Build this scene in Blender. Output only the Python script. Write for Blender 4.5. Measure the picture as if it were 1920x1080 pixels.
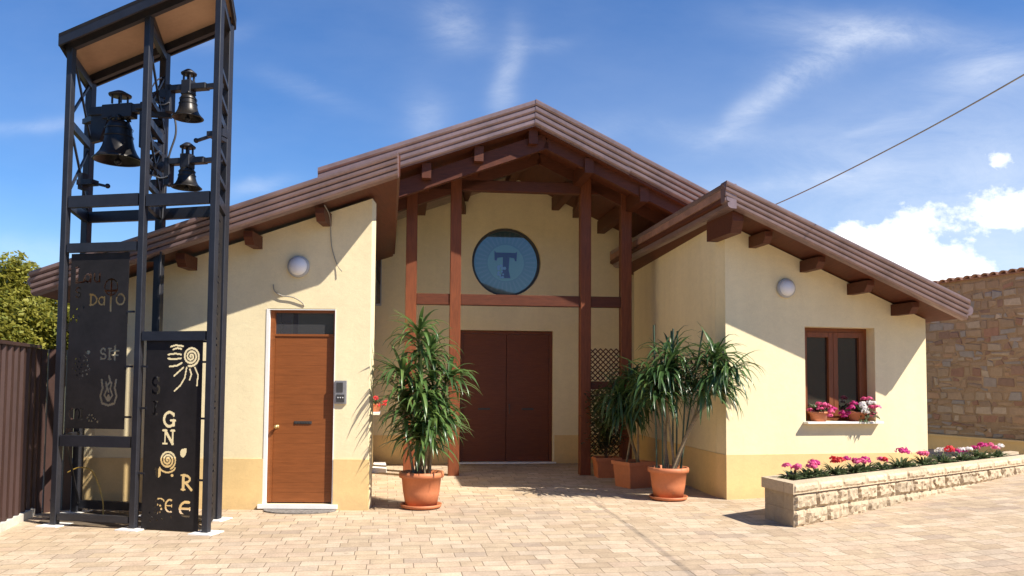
import bpy, bmesh, math, random
import numpy as np
from mathutils import Vector, Matrix, Euler
R = math.radians
rnd = random.Random(7)
scene = bpy.context.scene
for o in list(bpy.data.objects): bpy.data.objects.remove(o)

# ------------------------------------------------------------------ camera
cam = bpy.data.cameras.new('camera'); cam.sensor_width = 36; cam.lens = 1500/1920*36
cam.shift_y = 99/1920; cam.clip_end = 3000; cam.clip_start = .05
co = bpy.data.objects.new('camera', cam); scene.collection.objects.link(co)
co.matrix_world = Matrix.Translation((0, 0, 1.6)) @ (Matrix.Rotation(math.pi/2+math.atan(79/1500), 4, 'X') @ Matrix.Rotation(.007, 4, 'Z'))
scene.camera = co

# ------------------------------------------------------------------ sun, sky, exposure
SUN_AZ, SUN_EL = 60, 46           # azimuth from straight behind the camera towards the right
sdir = Vector((math.sin(R(SUN_AZ))*math.cos(R(SUN_EL)), -math.cos(R(SUN_AZ))*math.cos(R(SUN_EL)), math.sin(R(SUN_EL))))
sl = bpy.data.lights.new('sun', 'SUN'); sl.energy = 5.0; sl.angle = R(.53); sl.color = (1, .93, .82)
so = bpy.data.objects.new('sun', sl); scene.collection.objects.link(so)
so.rotation_euler = sdir.to_track_quat('Z', 'Y').to_euler(); so.location = (20, -12, 25)
scene.view_settings.view_transform = 'Standard'; scene.view_settings.look = 'None'
scene.view_settings.gamma = 1; scene.view_settings.use_curve_mapping = False
scene.view_settings.exposure = .78

def nd(nt, t, **kw):
    n = nt.nodes.new(t)
    for k, v in kw.items():
        if k.startswith('i_'):
            key = k[2:]; key = int(key) if key.isdigit() else key.replace('_', ' ')
            n.inputs[key].default_value = v
        else: setattr(n, k, v)
    return n
def math_(nt, op, a, b=None, c=None, clamp=False):
    n = nt.nodes.new('ShaderNodeMath'); n.operation = op; n.use_clamp = clamp
    for i, x in enumerate((a, b, c)):
        if x is None: continue
        if isinstance(x, (int, float)): n.inputs[i].default_value = x
        else: nt.links.new(x, n.inputs[i])
    return n.outputs[0]
def ramp(nt, fac, stops, interp='LINEAR'):
    n = nt.nodes.new('ShaderNodeValToRGB'); n.color_ramp.interpolation = interp
    el = n.color_ramp.elements
    while len(el) < len(stops): el.new(.5)
    for e, (p, c) in zip(el, stops):
        e.position = p; e.color = c if len(c) == 4 else (*c, 1)
    nt.links.new(fac, n.inputs[0]); return n.outputs[0]
def mixc(nt, fac, a, b, blend='MIX'):
    n = nt.nodes.new('ShaderNodeMix'); n.data_type = 'RGBA'; n.blend_type = blend
    for s, x in ((n.inputs[0], fac), (n.inputs[6], a), (n.inputs[7], b)):
        if isinstance(x, (int, float)): s.default_value = x
        elif isinstance(x, tuple): s.default_value = (*x, 1) if len(x) == 3 else x
        else: nt.links.new(x, s)
    return n.outputs[2]

def make_world():
    w = bpy.data.worlds.new('World'); scene.world = w; w.use_nodes = True
    nt = w.node_tree; L = nt.links; bg = nt.nodes['Background']
    sky = nd(nt, 'ShaderNodeTexSky', sky_type='NISHITA', sun_disc=False, sun_elevation=R(SUN_EL),
             sun_rotation=math.atan2(sdir.x, sdir.y), altitude=400, air_density=1.0, dust_density=.15, ozone_density=3.0)
    hs = nd(nt, 'ShaderNodeHueSaturation', i_Hue=.509, i_Saturation=1.36, i_Value=1.24); L.new(sky.outputs[0], hs.inputs['Color'])
    tc = nd(nt, 'ShaderNodeTexCoord'); sx = nd(nt, 'ShaderNodeSeparateXYZ'); L.new(tc.outputs['Generated'], sx.inputs[0])
    ay = math_(nt, 'MAXIMUM', math_(nt, 'ABSOLUTE', sx.outputs[1]), .08)
    u = math_(nt, 'DIVIDE', sx.outputs[0], ay); v = math_(nt, 'DIVIDE', sx.outputs[2], ay)
    uv = nd(nt, 'ShaderNodeCombineXYZ'); L.new(u, uv.inputs[0]); L.new(v, uv.inputs[1])
    def noise(scale, rot, sc, detail=8, rough=.6, dist=0.):
        m = nd(nt, 'ShaderNodeMapping'); m.inputs['Rotation'].default_value = (0, 0, R(rot)); m.inputs['Scale'].default_value = (*sc, 1)
        L.new(uv.outputs[0], m.inputs[0])
        n = nd(nt, 'ShaderNodeTexNoise', i_Scale=scale, i_Detail=detail, i_Roughness=rough, i_Distortion=dist); L.new(m.outputs[0], n.inputs['Vector'])
        return n.outputs['Fac']
    warp = noise(5, 0, (1, 1), 3)
    def blob(px, py, wx, wy, ang):     # elliptical cloud bank around a sky direction
        cx, cy = (px-960)/1500, (718-py)/1500
        du = math_(nt, 'ADD', math_(nt, 'SUBTRACT', u, cx), math_(nt, 'MULTIPLY', math_(nt, 'SUBTRACT', warp, .5), .05))
        dv = math_(nt, 'ADD', math_(nt, 'SUBTRACT', v, cy), math_(nt, 'MULTIPLY', math_(nt, 'SUBTRACT', warp, .5), -.04))
        c, s = math.cos(R(ang)), math.sin(R(ang))
        a = math_(nt, 'DIVIDE', math_(nt, 'ADD', math_(nt, 'MULTIPLY', du, c), math_(nt, 'MULTIPLY', dv, s)), wx/1500)
        b = math_(nt, 'DIVIDE', math_(nt, 'SUBTRACT', math_(nt, 'MULTIPLY', dv, c), math_(nt, 'MULTIPLY', du, s)), wy/1500)
        q = math_(nt, 'ADD', math_(nt, 'MULTIPLY', a, a), math_(nt, 'MULTIPLY', b, b))
        return math_(nt, 'POWER', 2.718, math_(nt, 'MULTIPLY', q, -1))
    def total(lst):
        t = None
        for args, k in lst:
            b = math_(nt, 'MULTIPLY', blob(*args), k)
            t = b if t is None else math_(nt, 'ADD', t, b)
        return t
    fil = noise(8, -38, (.7, 2.0), 12, .72, .5)
    cir = total([((1460, 160, 150, 26, 33), 1.0), ((1640, 38, 170, 34, -4), 1.0), ((1580, 75, 110, 40, 20), .7), ((1870, 110, 110, 45, 10), .9), ((950, 130, 26, 90, -8), .75),
                 ((790, 215, 40, 55, 10), .5), ((840, 30, 60, 46, -35), .7), ((1010, 70, 70, 16, 5), .35), ((60, 240, 110, 14, 6), .5), ((40, 480, 90, 30, 0), .6),
                 ((470, 350, 60, 16, 15), .65), ((1300, 235, 160, 22, -8), .35), ((560, 160, 120, 20, -20), .25), ((1720, 300, 330, 110, 8), .55), ((1700, 210, 120, 10, 25), .3),
                 ((1540, 330, 180, 14, 4), .4), ((1100, 240, 70, 20, 0), .35), ((1880, 430, 250, 120, 0), .5), ((370, 60, 90, 20, 15), .3)])
    cir = math_(nt, 'MULTIPLY', cir, math_(nt, 'MULTIPLY_ADD', fil, 2.6, -.62, clamp=True))
    veil = math_(nt, 'MULTIPLY', noise(3, 20, (1, 2.4), 6), .16)
    right = math_(nt, 'MULTIPLY_ADD', u, .5, .1, clamp=True)
    low = math_(nt, 'MULTIPLY_ADD', v, -1.5, .75, clamp=True)
    veil = math_(nt, 'ADD', veil, math_(nt, 'MULTIPLY', math_(nt, 'MULTIPLY', right, low), 1.75))
    puff = math_(nt, 'MULTIPLY_ADD', noise(17, 0, (1, 1.3), 9, .62), .65, math_(nt, 'MULTIPLY', noise(48, 0, (1, 1.2), 6, .6), .35))
    cum = total([((1640, 455, 95, 46, 0), 1.25), ((1745, 495, 140, 42, -8), 1.2), ((1735, 400, 50, 36, 0), .75), ((1905, 385, 90, 46, 12), 1.2),
                 ((1885, 280, 34, 24, 10), .62), ((1560, 500, 120, 26, 0), .8)])
    cum = math_(nt, 'ADD', cum, math_(nt, 'MULTIPLY', math_(nt, 'SUBTRACT', puff, .5), 2.6))
    cum = math_(nt, 'MULTIPLY', math_(nt, 'SUBTRACT', cum, .42), 1.9, clamp=True)
    front = math_(nt, 'GREATER_THAN', sx.outputs[1], 0)
    cum = math_(nt, 'MULTIPLY', cum, front)
    thin = math_(nt, 'ADD', math_(nt, 'MULTIPLY', cir, .40), veil, clamp=True)
    thin = math_(nt, 'MULTIPLY', thin, math_(nt, 'MULTIPLY', front, .85))
    col = mixc(nt, thin, hs.outputs[0], (8.6, 9.0, 9.6))
    col = mixc(nt, cum, col, (13, 12.9, 12.6))
    L.new(col, bg.inputs[0]); bg.inputs[1].default_value = .075
make_world()

# ------------------------------------------------------------------ materials
def base_mat(name):
    m = bpy.data.materials.new(name); m.use_nodes = True
    nt = m.node_tree; b = nt.nodes['Principled BSDF']; pos = nt.nodes.new('ShaderNodeNewGeometry').outputs['Position']
    return m, nt, b, pos
def noise_(nt, pos, scale, sc=(1, 1, 1), detail=5, rough=.55, rot=(0, 0, 0), dist=0.):
    mp = nd(nt, 'ShaderNodeMapping'); mp.inputs['Scale'].default_value = sc; mp.inputs['Rotation'].default_value = rot
    nt.links.new(pos, mp.inputs[0])
    n = nd(nt, 'ShaderNodeTexNoise', i_Scale=scale, i_Detail=detail, i_Roughness=rough, i_Distortion=dist); nt.links.new(mp.outputs[0], n.inputs['Vector'])
    return n.outputs['Fac']
def bump(nt, b, h, strength, dist=.01):
    n = nd(nt, 'ShaderNodeBump', i_Strength=strength, i_Distance=dist); nt.links.new(h, n.inputs['Height']); nt.links.new(n.outputs[0], b.inputs['Normal'])
def simple(name, col, rough=.6, var=.12, scale=6, sc=(1, 1, 1), metal=0., bmp=0., bscale=80, spec=.5, coat=0.):
    m, nt, b, pos = base_mat(name)
    n = noise_(nt, pos, scale, sc)
    n2 = noise_(nt, pos, scale*7, sc)
    k = math_(nt, 'MULTIPLY_ADD', n, .65, math_(nt, 'MULTIPLY', n2, .35))
    lo = tuple(c*(1-2.2*var) for c in col); hi = tuple(min(1, c*(1+2.2*var)) for c in col)
    c = ramp(nt, k, [(.28, lo), (.72, hi)]); nt.links.new(c, b.inputs['Base Color'])
    b.inputs['Roughness'].default_value = rough; b.inputs['Metallic'].default_value = metal; b.inputs['Specular IOR Level'].default_value = spec
    if coat: b.inputs['Coat Weight'].default_value = coat; b.inputs['Coat Roughness'].default_value = .15
    if bmp: bump(nt, b, noise_(nt, pos, bscale, sc), bmp)
    return m
def plaster(name, col):
    m, nt, b, pos = base_mat(name)
    big = noise_(nt, pos, .9, (1, 1, .6), 5); fine = noise_(nt, pos, 55, detail=3); run = noise_(nt, pos, 4.5, (1, 1, .08), 6); trowel = noise_(nt, pos, 7, (1, 1, 1.6), 6, .65, dist=.8)
    k = math_(nt, 'ADD', math_(nt, 'ADD', math_(nt, 'MULTIPLY', big, .35), math_(nt, 'MULTIPLY', trowel, .25)), math_(nt, 'ADD', math_(nt, 'MULTIPLY', fine, .2), math_(nt, 'MULTIPLY', run, .2)))
    lo = tuple(c*.87 for c in col); hi = tuple(min(1, c*1.06) for c in col)
    c = ramp(nt, k, [(.36, lo), (.62, hi)])
    sz = nd(nt, 'ShaderNodeSeparateXYZ'); nt.links.new(pos, sz.inputs[0])      # splashed dirt low on the wall
    spl = math_(nt, 'MULTIPLY', math_(nt, 'MULTIPLY_ADD', sz.outputs[2], -5.5, math_(nt, 'MULTIPLY', noise_(nt, pos, 9, (1, 1, .5), 7, .7), 2.2), clamp=True), .3)
    c = mixc(nt, spl, c, (.36, .27, .16))
    nt.links.new(c, b.inputs['Base Color'])
    b.inputs['Roughness'].default_value = .95; b.inputs['Specular IOR Level'].default_value = .15
    bump(nt, b, math_(nt, 'ADD', noise_(nt, pos, 160, detail=3), math_(nt, 'MULTIPLY', trowel, 1.5)), .35, .005)
    return m
M = {}
M['plaster'] = plaster('yellow_plaster', (.83, .71, .45))
M['ochre'] = plaster('ochre_plaster', (.76, .545, .255))
def wood(name, col, sc, rough=.55, k=.28):
    m, nt, b, pos = base_mat(name)
    g = noise_(nt, pos, 5, sc, 6, .65, dist=.4); g2 = noise_(nt, pos, .9, (1, 1, 1), 3)
    f = math_(nt, 'ADD', math_(nt, 'MULTIPLY', g, .75), math_(nt, 'MULTIPLY', g2, .25))
    lo = tuple(c*(1-k*1.4) for c in col); hi = tuple(c*(1+k*1.5) for c in col)
    nt.links.new(ramp(nt, f, [(.3, lo), (.7, hi)]), b.inputs['Base Color'])
    b.inputs['Roughness'].default_value = rough; b.inputs['Specular IOR Level'].default_value = .35
    bump(nt, b, g, .25, .004)
    return m
M['post'] = wood('stained_timber_upright', (.165, .046, .016), (9, 9, .8))
M['beam'] = wood('stained_timber_lengthwise', (.092, .025, .010), (.8, 9, 9))
M['soffit'] = wood('stained_soffit_boards', (.095, .026, .012), (9, .5, 9))
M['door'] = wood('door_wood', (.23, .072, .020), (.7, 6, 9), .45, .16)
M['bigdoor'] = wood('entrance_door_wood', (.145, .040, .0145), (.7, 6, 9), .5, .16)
M['frame'] = wood('window_frame_wood', (.19, .06, .02), (6, 6, .8), .45, .16)
M['fascia'] = simple('brown_painted_metal', (.25, .168, .16), .33, .14, 2.2, metal=.35, spec=.8)
M['tile'] = simple('terracotta_roof', (.33, .17, .11), .85, .2, 4, bmp=.3)
M['iron'] = simple('dark_painted_iron', (.021, .022, .029), .45, .15, 5, metal=.1, spec=.45)
M['plate'] = simple('rusty_dark_sheet', (.014, .012, .0125), .7, .25, 3, metal=.0, spec=.3)
M['bronze'] = simple('dark_bronze', (.034, .031, .029), .38, .25, 8, metal=.6)
M['under'] = simple('tan_board', (.46, .30, .19), .8, .06, 3)
M['terracotta'] = simple('terracotta_pot', (.52, .175, .072), .62, .07, 5, bmp=.1)
M['soil'] = simple('soil', (.06, .042, .028), .95, .25, 12, bmp=.6, bscale=60)
M['white'] = simple('white_stone', (.80, .78, .74), .6, .04, 6)
M['lampglass'] = simple('opal_globe', (.78, .78, .80), .25, .02, 3)
M['lampgrey'] = simple('grey_plastic', (.42, .42, .42), .5, .05, 5)
M['dark'] = simple('dark_plastic', (.045, .043, .042), .45, .1, 5)
M['steel'] = simple('steel', (.35, .35, .36), .35, .08, 9, metal=.6)
M['cable'] = simple('cable_black', (.035, .035, .04), .6, .1, 4)
M['cablegrey'] = simple('cable_grey', (.30, .27, .22), .7, .1, 4)
M['brass'] = simple('brass', (.62, .45, .18), .3, .05, 9, metal=.7)
M['concrete'] = simple('pale_concrete', (.62, .58, .50), .9, .12, 5, bmp=.4)
M['mat'] = simple('coir_grey', (.22, .20, .18), .98, .35, 30, bmp=.9, bscale=150)
M['mortar'] = simple('sandy_mortar', (.33, .225, .13), .95, .16, 5, bmp=.5, bscale=50)
M['hose'] = simple('yellow_hose', (.50, .33, .07), .5, .1, 5)
M['fence'] = simple('brown_sheet', (.052, .026, .021), .5, .15, 4, (1, 1, .3), metal=.1)
M['bark'] = simple('bark', (.13, .09, .06), .95, .25, 9, (1, 1, .3), bmp=.6, bscale=30)
M['cane'] = simple('cane', (.24, .18, .10), .8, .2, 9, (1, 1, 6), bmp=.3)
M['stake'] = simple('green_stake', (.04, .075, .045), .6, .1, 6)
M['darkcut'] = simple('dark_ground', (.12, .09, .06), .95, .3, 5, bmp=.5)

def leafmat(name, a, b_, trans=.25, rough=.4, dry=(1., 1., 1.)):
    m, nt, b, pos = base_mat(name)
    n = noise_(nt, pos, 3.5, detail=3); n2 = noise_(nt, pos, 22, detail=2)
    geo = nd(nt, 'ShaderNodeNewGeometry')
    k = math_(nt, 'ADD', math_(nt, 'MULTIPLY', geo.outputs['Random Per Island'], .55), math_(nt, 'ADD', math_(nt, 'MULTIPLY', n, .25), math_(nt, 'MULTIPLY', n2, .2)))
    c = ramp(nt, k, [(.15, a), (.72, b_), (.9, tuple(min(1, x*y) for x, y in zip(b_, dry)))])
    nt.links.new(c, b.inputs['Base Color']); b.inputs['Roughness'].default_value = rough
    tr = nd(nt, 'ShaderNodeBsdfTranslucent'); nt.links.new(mixc(nt, .5, c, tuple(min(1, 1.8*x) for x in b_)), tr.inputs[0])
    mx = nd(nt, 'ShaderNodeMixShader', i_0=trans); nt.links.new(b.outputs[0], mx.inputs[1]); nt.links.new(tr.outputs[0], mx.inputs[2])
    nt.links.new(mx.outputs[0], nt.nodes['Material Output'].inputs[0])
    return m
M['strap'] = leafmat('strap_leaf', (.022, .06, .018), (.12, .20, .055), .24, .28, (1.9, 1.35, 1.2))
M['strapdark'] = leafmat('strap_leaf_dark', (.018, .05, .016), (.075, .14, .042), .2, .32, (1.8, 1.3, 1.1))
M['shrub'] = leafmat('shrub_leaf', (.03, .04, .014), (.075, .085, .03), .2, .45)
M['tree'] = leafmat('tree_leaf', (.085, .125, .022), (.36, .33, .06), .35, .55)
M['bedding'] = leafmat('bedding_leaf', (.03, .055, .02), (.12, .16, .07), .2, .5)
def petal(name, a, b_): return leafmat(name, a, b_, .3, .6)
M['pink'] = petal('pink_petals', (.55, .03, .14), (.85, .16, .34))
M['magenta'] = petal('magenta_petals', (.36, .008, .12), (.62, .03, .24))
M['red'] = petal('red_petals', (.50, .012, .02), (.75, .05, .06))
M['whitep'] = petal('white_petals', (.72, .66, .62), (.85, .82, .78))

def glass(name, col, rough=.03, ior=1.6):
    m, nt, b, pos = base_mat(name)
    b.inputs['Base Color'].default_value = (*col, 1); b.inputs['Roughness'].default_value = rough
    b.inputs['Specular IOR Level'].default_value = .9; b.inputs['IOR'].default_value = ior
    n = noise_(nt, pos, 1.5, detail=2); bump(nt, b, n, .04, .02)
    return m
M['glass'] = glass('dark_window_glass', (.028, .018, .014))
M['glassgrey'] = glass('grey_window_glass', (.05, .05, .055), .03, 1.9)
M['stained'] = glass('pale_blue_stained_glass', (.05, .10, .125), .02, 1.62)
M['stainray'] = glass('blue_grey_ray_glass', (.075, .115, .15), .02, 1.62)
M['stainhalo'] = glass('green_blue_halo_glass', (.085, .19, .185), .02, 1.62)
M['staintau'] = glass('violet_blue_glass', (.03, .028, .17), .04, 1.4)
M['stainlight'] = glass('light_blue_glass', (.10, .18, .40), .02, 1.62)

def attr_mat(name, rough=.9, bmp=.6, bscale=35, var=.18):
    m, nt, b, pos = base_mat(name)
    a = nd(nt, 'ShaderNodeAttribute', attribute_name='tone')
    n = noise_(nt, pos, 14, detail=6); n2 = noise_(nt, pos, 60, detail=4)
    k = math_(nt, 'MULTIPLY_ADD', math_(nt, 'ADD', math_(nt, 'MULTIPLY', n, .65), math_(nt, 'MULTIPLY', n2, .35)), 2*var*2, 1-2*var)
    nt.links.new(mixc(nt, 1, a.outputs['Color'], k, 'MULTIPLY'), b.inputs['Base Color'])
    b.inputs['Roughness'].default_value = rough; b.inputs['Specular IOR Level'].default_value = .2
    bump(nt, b, math_(nt, 'ADD', n2, n), bmp, .012)
    return m
M['stone'] = attr_mat('rubble_stone')
M['block'] = attr_mat('split_face_block', .9, .7, 60, .14)

def paving():
    m, nt, b, pos = base_mat('concrete_pavers'); L = nt.links
    wob = nd(nt, 'ShaderNodeTexNoise', i_Scale=3.0, i_Detail=2); L.new(pos, wob.inputs['Vector'])
    wv = nd(nt, 'ShaderNodeVectorMath', operation='MULTIPLY_ADD'); L.new(wob.outputs['Color'], wv.inputs[0]); wv.inputs[1].default_value = (.018, .018, 0); L.new(pos, wv.inputs[2])
    def bricks(w, h, off, seed, rot):
        mp = nd(nt, 'ShaderNodeMapping'); mp.inputs['Rotation'].default_value = (0, 0, R(rot)); mp.inputs['Location'].default_value = (seed, seed*.7, 0); L.new(wv.outputs[0], mp.inputs[0])
        n = nd(nt, 'ShaderNodeTexBrick', offset=off, squash=.68, squash_frequency=3, offset_frequency=2)
        for k, v in (('Scale', 1), ('Mortar Size', .0048), ('Mortar Smooth', .4), ('Bias', 0), ('Brick Width', w), ('Row Height', h)): n.inputs[k].default_value = v
        n.inputs['Color1'].default_value = (0, 0, 0, 1); n.inputs['Color2'].default_value = (1, 1, 1, 1); n.inputs['Mortar'].default_value = (.5, .5, .5, 1)
        L.new(mp.outputs[0], n.inputs['Vector']); return n
    br = bricks(.30, .192, .42, 3.1, -9)
    bw = nd(nt, 'ShaderNodeRGBToBW'); L.new(br.outputs['Color'], bw.inputs[0])
    tone = ramp(nt, bw.outputs[0], [(0, (.455, .345, .235)), (.25, (.53, .415, .285)), (.5, (.535, .405, .29)), (.75, (.59, .475, .345)), (1, (.43, .335, .25))])
    patch = noise_(nt, pos, .55, detail=5); fine = noise_(nt, pos, 45, detail=4); mid = noise_(nt, pos, 6, detail=4)
    tone = mixc(nt, 1, tone, ramp(nt, patch, [(.3, (.84, .83, .82)), (.7, (1.1, 1.08, 1.03))]), 'MULTIPLY')
    tone = mixc(nt, 1, tone, ramp(nt, mid, [(.3, (.86, .86, .86)), (.7, (1.1, 1.1, 1.1))]), 'MULTIPLY')
    tone = mixc(nt, .8, tone, ramp(nt, fine, [(.3, (.78, .78, .78)), (.7, (1.12, 1.12, 1.12))]), 'MULTIPLY')
    spot = noise_(nt, pos, 5.5, detail=2)
    tone = mixc(nt, ramp(nt, spot, [(.70, (0, 0, 0)), (.76, (.5, .5, .5))]), tone, (.24, .18, .13))
    tone = mixc(nt, br.outputs['Fac'], tone, (.23, .172, .115))
    L.new(tone, b.inputs['Base Color']); b.inputs['Roughness'].default_value = .92; b.inputs['Specular IOR Level'].default_value = .2
    h = math_(nt, 'ADD', math_(nt, 'MULTIPLY', br.outputs['Fac'], -1.0), math_(nt, 'ADD', math_(nt, 'MULTIPLY', fine, .35), math_(nt, 'MULTIPLY', bw.outputs[0], .25)))
    bump(nt, b, h, .55, .012)
    return m
M['paving'] = paving()
M['field'] = simple('dry_grass_ground', (.16, .15, .07), .95, .25, .6, bmp=.4, bscale=8)
M['hill'] = simple('hill_scrub', (.035, .037, .018), .95, .3, .12)

# ------------------------------------------------------------------ mesh builder
class MB:
    def __init__(s): s.v = []; s.f = []; s.sm = []; s.col = []
    def add(s, vs, fs, smooth=False, col=None):
        b = len(s.v); s.v += [tuple(x) for x in vs]
        for f in fs: s.f.append([b+i for i in f]); s.sm.append(smooth); s.col.append(col)
    def box(s, T, u0, u1, n0, n1, z0, z1, col=None):
        vs = [T(u, n, z) for z in (z0, z1) for n in (n0, n1) for u in (u0, u1)]
        s.add(vs, [(0, 1, 3, 2), (4, 6, 7, 5), (0, 4, 5, 1), (2, 3, 7, 6), (0, 2, 6, 4), (1, 5, 7, 3)], col=col)
    def prism(s, pts, ext):            # planar polygon extruded by the vector ext
        n = len(pts); e = Vector(ext); a = [Vector(p) for p in pts]; b = [p+e for p in a]
        s.add(a+b, [list(range(n)), list(range(2*n-1, n-1, -1))]+[(i, (i+1) % n, n+(i+1) % n, n+i) for i in range(n)])
    def bar(s, a, b, w, h, up=(0, 0, 1)):
        a, b = Vector(a), Vector(b); d = (b-a).normalized(); up = Vector(up)
        if abs(d.dot(up)) > .98: up = Vector((0, 1, 0))
        x = d.cross(up).normalized()*w/2; y = x.cross(d).normalized()*h/2
        vs = [p+i*x+j*y for p in (a, b) for i, j in ((-1, -1), (1, -1), (1, 1), (-1, 1))]
        s.add(vs, [(3, 2, 1, 0), (4, 5, 6, 7), (0, 1, 5, 4), (1, 2, 6, 5), (2, 3, 7, 6), (3, 0, 4, 7)])
    def tube(s, pts, r, k=8, cap=True):
        pts = [Vector(p) for p in pts]; rings = []
        rr = r if isinstance(r, (list, tuple)) else [r]*len(pts)
        up = Vector((0, 0, 1))
        for i, p in enumerate(pts):
            d = (pts[min(i+1, len(pts)-1)]-pts[max(i-1, 0)]).normalized()
            if abs(d.dot(up)) > .95: up = Vector((.9, .1, .2)).normalized()
            x = d.cross(up).normalized(); y = x.cross(d)
            rings.append([p+rr[i]*(math.cos(2*math.pi*j/k)*x+math.sin(2*math.pi*j/k)*y) for j in range(k)])
        vs = [q for g in rings for q in g]
        fs = [(i*k+j, i*k+(j+1) % k, (i+1)*k+(j+1) % k, (i+1)*k+j) for i in range(len(pts)-1) for j in range(k)]
        s.add(vs, fs, True)
        if cap:
            s.add(rings[0], [list(range(k))[::-1]]); s.add(rings[-1], [list(range(k))])
    def lathe(s, c, prof, k=32, axis=(0, 0, 1), smooth=True):
        c = Vector(c); q = Vector(axis).to_track_quat('Z', 'Y')
        vs = [c+q @ Vector((r*math.cos(2*math.pi*j/k), r*math.sin(2*math.pi*j/k), z)) for r, z in prof for j in range(k)]
        fs = [(i*k+j, i*k+(j+1) % k, (i+1)*k+(j+1) % k, (i+1)*k+j) for i in range(len(prof)-1) for j in range(k)]
        s.add(vs, fs, smooth)
    def ball(s, c, r, k=16, sq=(1, 1, 1)):
        c = Vector(c); n = k//2
        vs = [c+Vector((r*sq[0]*math.sin(math.pi*i/n)*math.cos(2*math.pi*j/k), r*sq[1]*math.sin(math.pi*i/n)*math.sin(2*math.pi*j/k), r*sq[2]*math.cos(math.pi*i/n))) for i in range(n+1) for j in range(k)]
        s.add(vs, [(i*k+j, (i+1)*k+j, (i+1)*k+(j+1) % k, i*k+(j+1) % k) for i in range(n) for j in range(k)], True)
    def build(s, name, mat, parent=None, bevel=0):
        off = Vector((0, 0, 0)); p = parent
        while p is not None: off += p.location; p = p.parent
        me = bpy.data.meshes.new(name)
        me.from_pydata([tuple(Vector(v)-off) for v in s.v], [], s.f); me.update()
        me.polygons.foreach_set('use_smooth', s.sm)
        if any(c is not None for c in s.col):
            a = me.attributes.new('tone', 'FLOAT_COLOR', 'FACE')
            a.data.foreach_set('color', [x for c in s.col for x in ((*(c or (.4, .3, .2)), 1))])
        me.materials.append(M[mat] if isinstance(mat, str) else mat)
        bm = bmesh.new(); bm.from_mesh(me)
        if bevel:
            bmesh.ops.remove_doubles(bm, verts=bm.verts, dist=.0002)
            bmesh.ops.recalc_face_normals(bm, faces=bm.faces)
            ed = [e for e in bm.edges if len(e.link_faces) == 2 and e.calc_face_angle(0) > .6]
            bmesh.ops.bevel(bm, geom=ed, offset=bevel, segments=1, affect='EDGES')
        elif len(bm.faces) < 60000: bmesh.ops.recalc_face_normals(bm, faces=bm.faces)
        bm.to_mesh(me); bm.free()
        o = bpy.data.objects.new(name, me); scene.collection.objects.link(o)
        if parent: o.parent = parent
        return o
def frame(p0, phi):                     # u along the wall, n out of the wall towards the viewer, z up
    c, s_ = math.cos(R(phi)), math.sin(R(phi))
    return lambda u, n, z: Vector((p0[0]+u*c+n*s_, p0[1]+u*s_-n*c, z))
WT = lambda u, n, z: Vector((u, -n, z))
def thing(name, label, cat, loc, group=None):
    o = bpy.data.objects.new(name, None); scene.collection.objects.link(o); o.location = loc; o.empty_display_size = .2
    o['label'] = label; o['category'] = cat
    if group: o['group'] = group
    return o
def tag(o, label, cat, group=None):
    o['label'] = label; o['category'] = cat
    if group: o['group'] = group
    return o
def struct(o, kind='structure'): o['kind'] = kind; return o
def copy_tree(o, parent=None):
    c = o.copy(); scene.collection.objects.link(c)
    if parent: c.parent = parent
    for ch in list(o.children): copy_tree(ch, c)
    return c

def wall(mb, T, u0, u1, top0, top1, thick, openings=(), zb=-.4):
    """wall in frame T with its outer face at n=0 and a sloping top"""
    us = sorted({u0, u1, *[o[0] for o in openings], *[o[1] for o in openings]})
    top = lambda u: top0+(top1-top0)*(u-u0)/(u1-u0)
    def q(a, b, c, d): mb.add([a, b, c, d], [(0, 1, 2, 3)])
    for a, b in zip(us[:-1], us[1:]):
        mid = (a+b)/2; ops = sorted([o for o in openings if o[0] < mid < o[1]], key=lambda o: o[2])
        zs = [(zb, zb)]
        for o in ops: zs += [(o[2], o[2]), (o[3], o[3])]
        zs.append((top(a), top(b)))
        for i in range(0, len(zs), 2):
            l, h = zs[i], zs[i+1]
            q(T(a, 0, l[0]), T(b, 0, l[1]), T(b, 0, h[1]), T(a, 0, h[0]))
            q(T(a, -thick, l[0]), T(a, -thick, h[0]), T(b, -thick, h[1]), T(b, -thick, l[1]))
            q(T(a, 0, l[0]), T(a, -thick, l[0]), T(b, -thick, l[1]), T(b, 0, l[1]))
            q(T(a, 0, h[0]), T(b, 0, h[1]), T(b, -thick, h[1]), T(a, -thick, h[0]))
    for o in openings:
        for u in o[:2]: q(T(u, 0, o[2]), T(u, -thick, o[2]), T(u, -thick, o[3]), T(u, 0, o[3]))
    for u, t in ((u0, top0), (u1, top1)): q(T(u, 0, zb), T(u, -thick, zb), T(u, -thick, t), T(u, 0, t))

def fascia(mb, a, b, out, height, bands=4):
    """stepped sheet-metal fascia from a to b (top edge), facing out"""
    a, b, out = Vector(a), Vector(b), Vector(out).normalized(); h = height/bands
    prof = [(-.10, 0.0), (.075, .006)]
    for i in range(bands):
        o = .075-.017*i
        prof += [(o, -h*i-.004 if i else -.012), (o-.004, -h*(i+.55)), (o-.022, -h*(i+.80)), (o-.046, -h*(i+.9)), (o-.046, -h*(i+1)+.004)]
    prof += [(-.10, -height)]
    va = [a+out*o+Vector((0, 0, z)) for o, z in prof]
    mb.prism(va, b-a)

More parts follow.
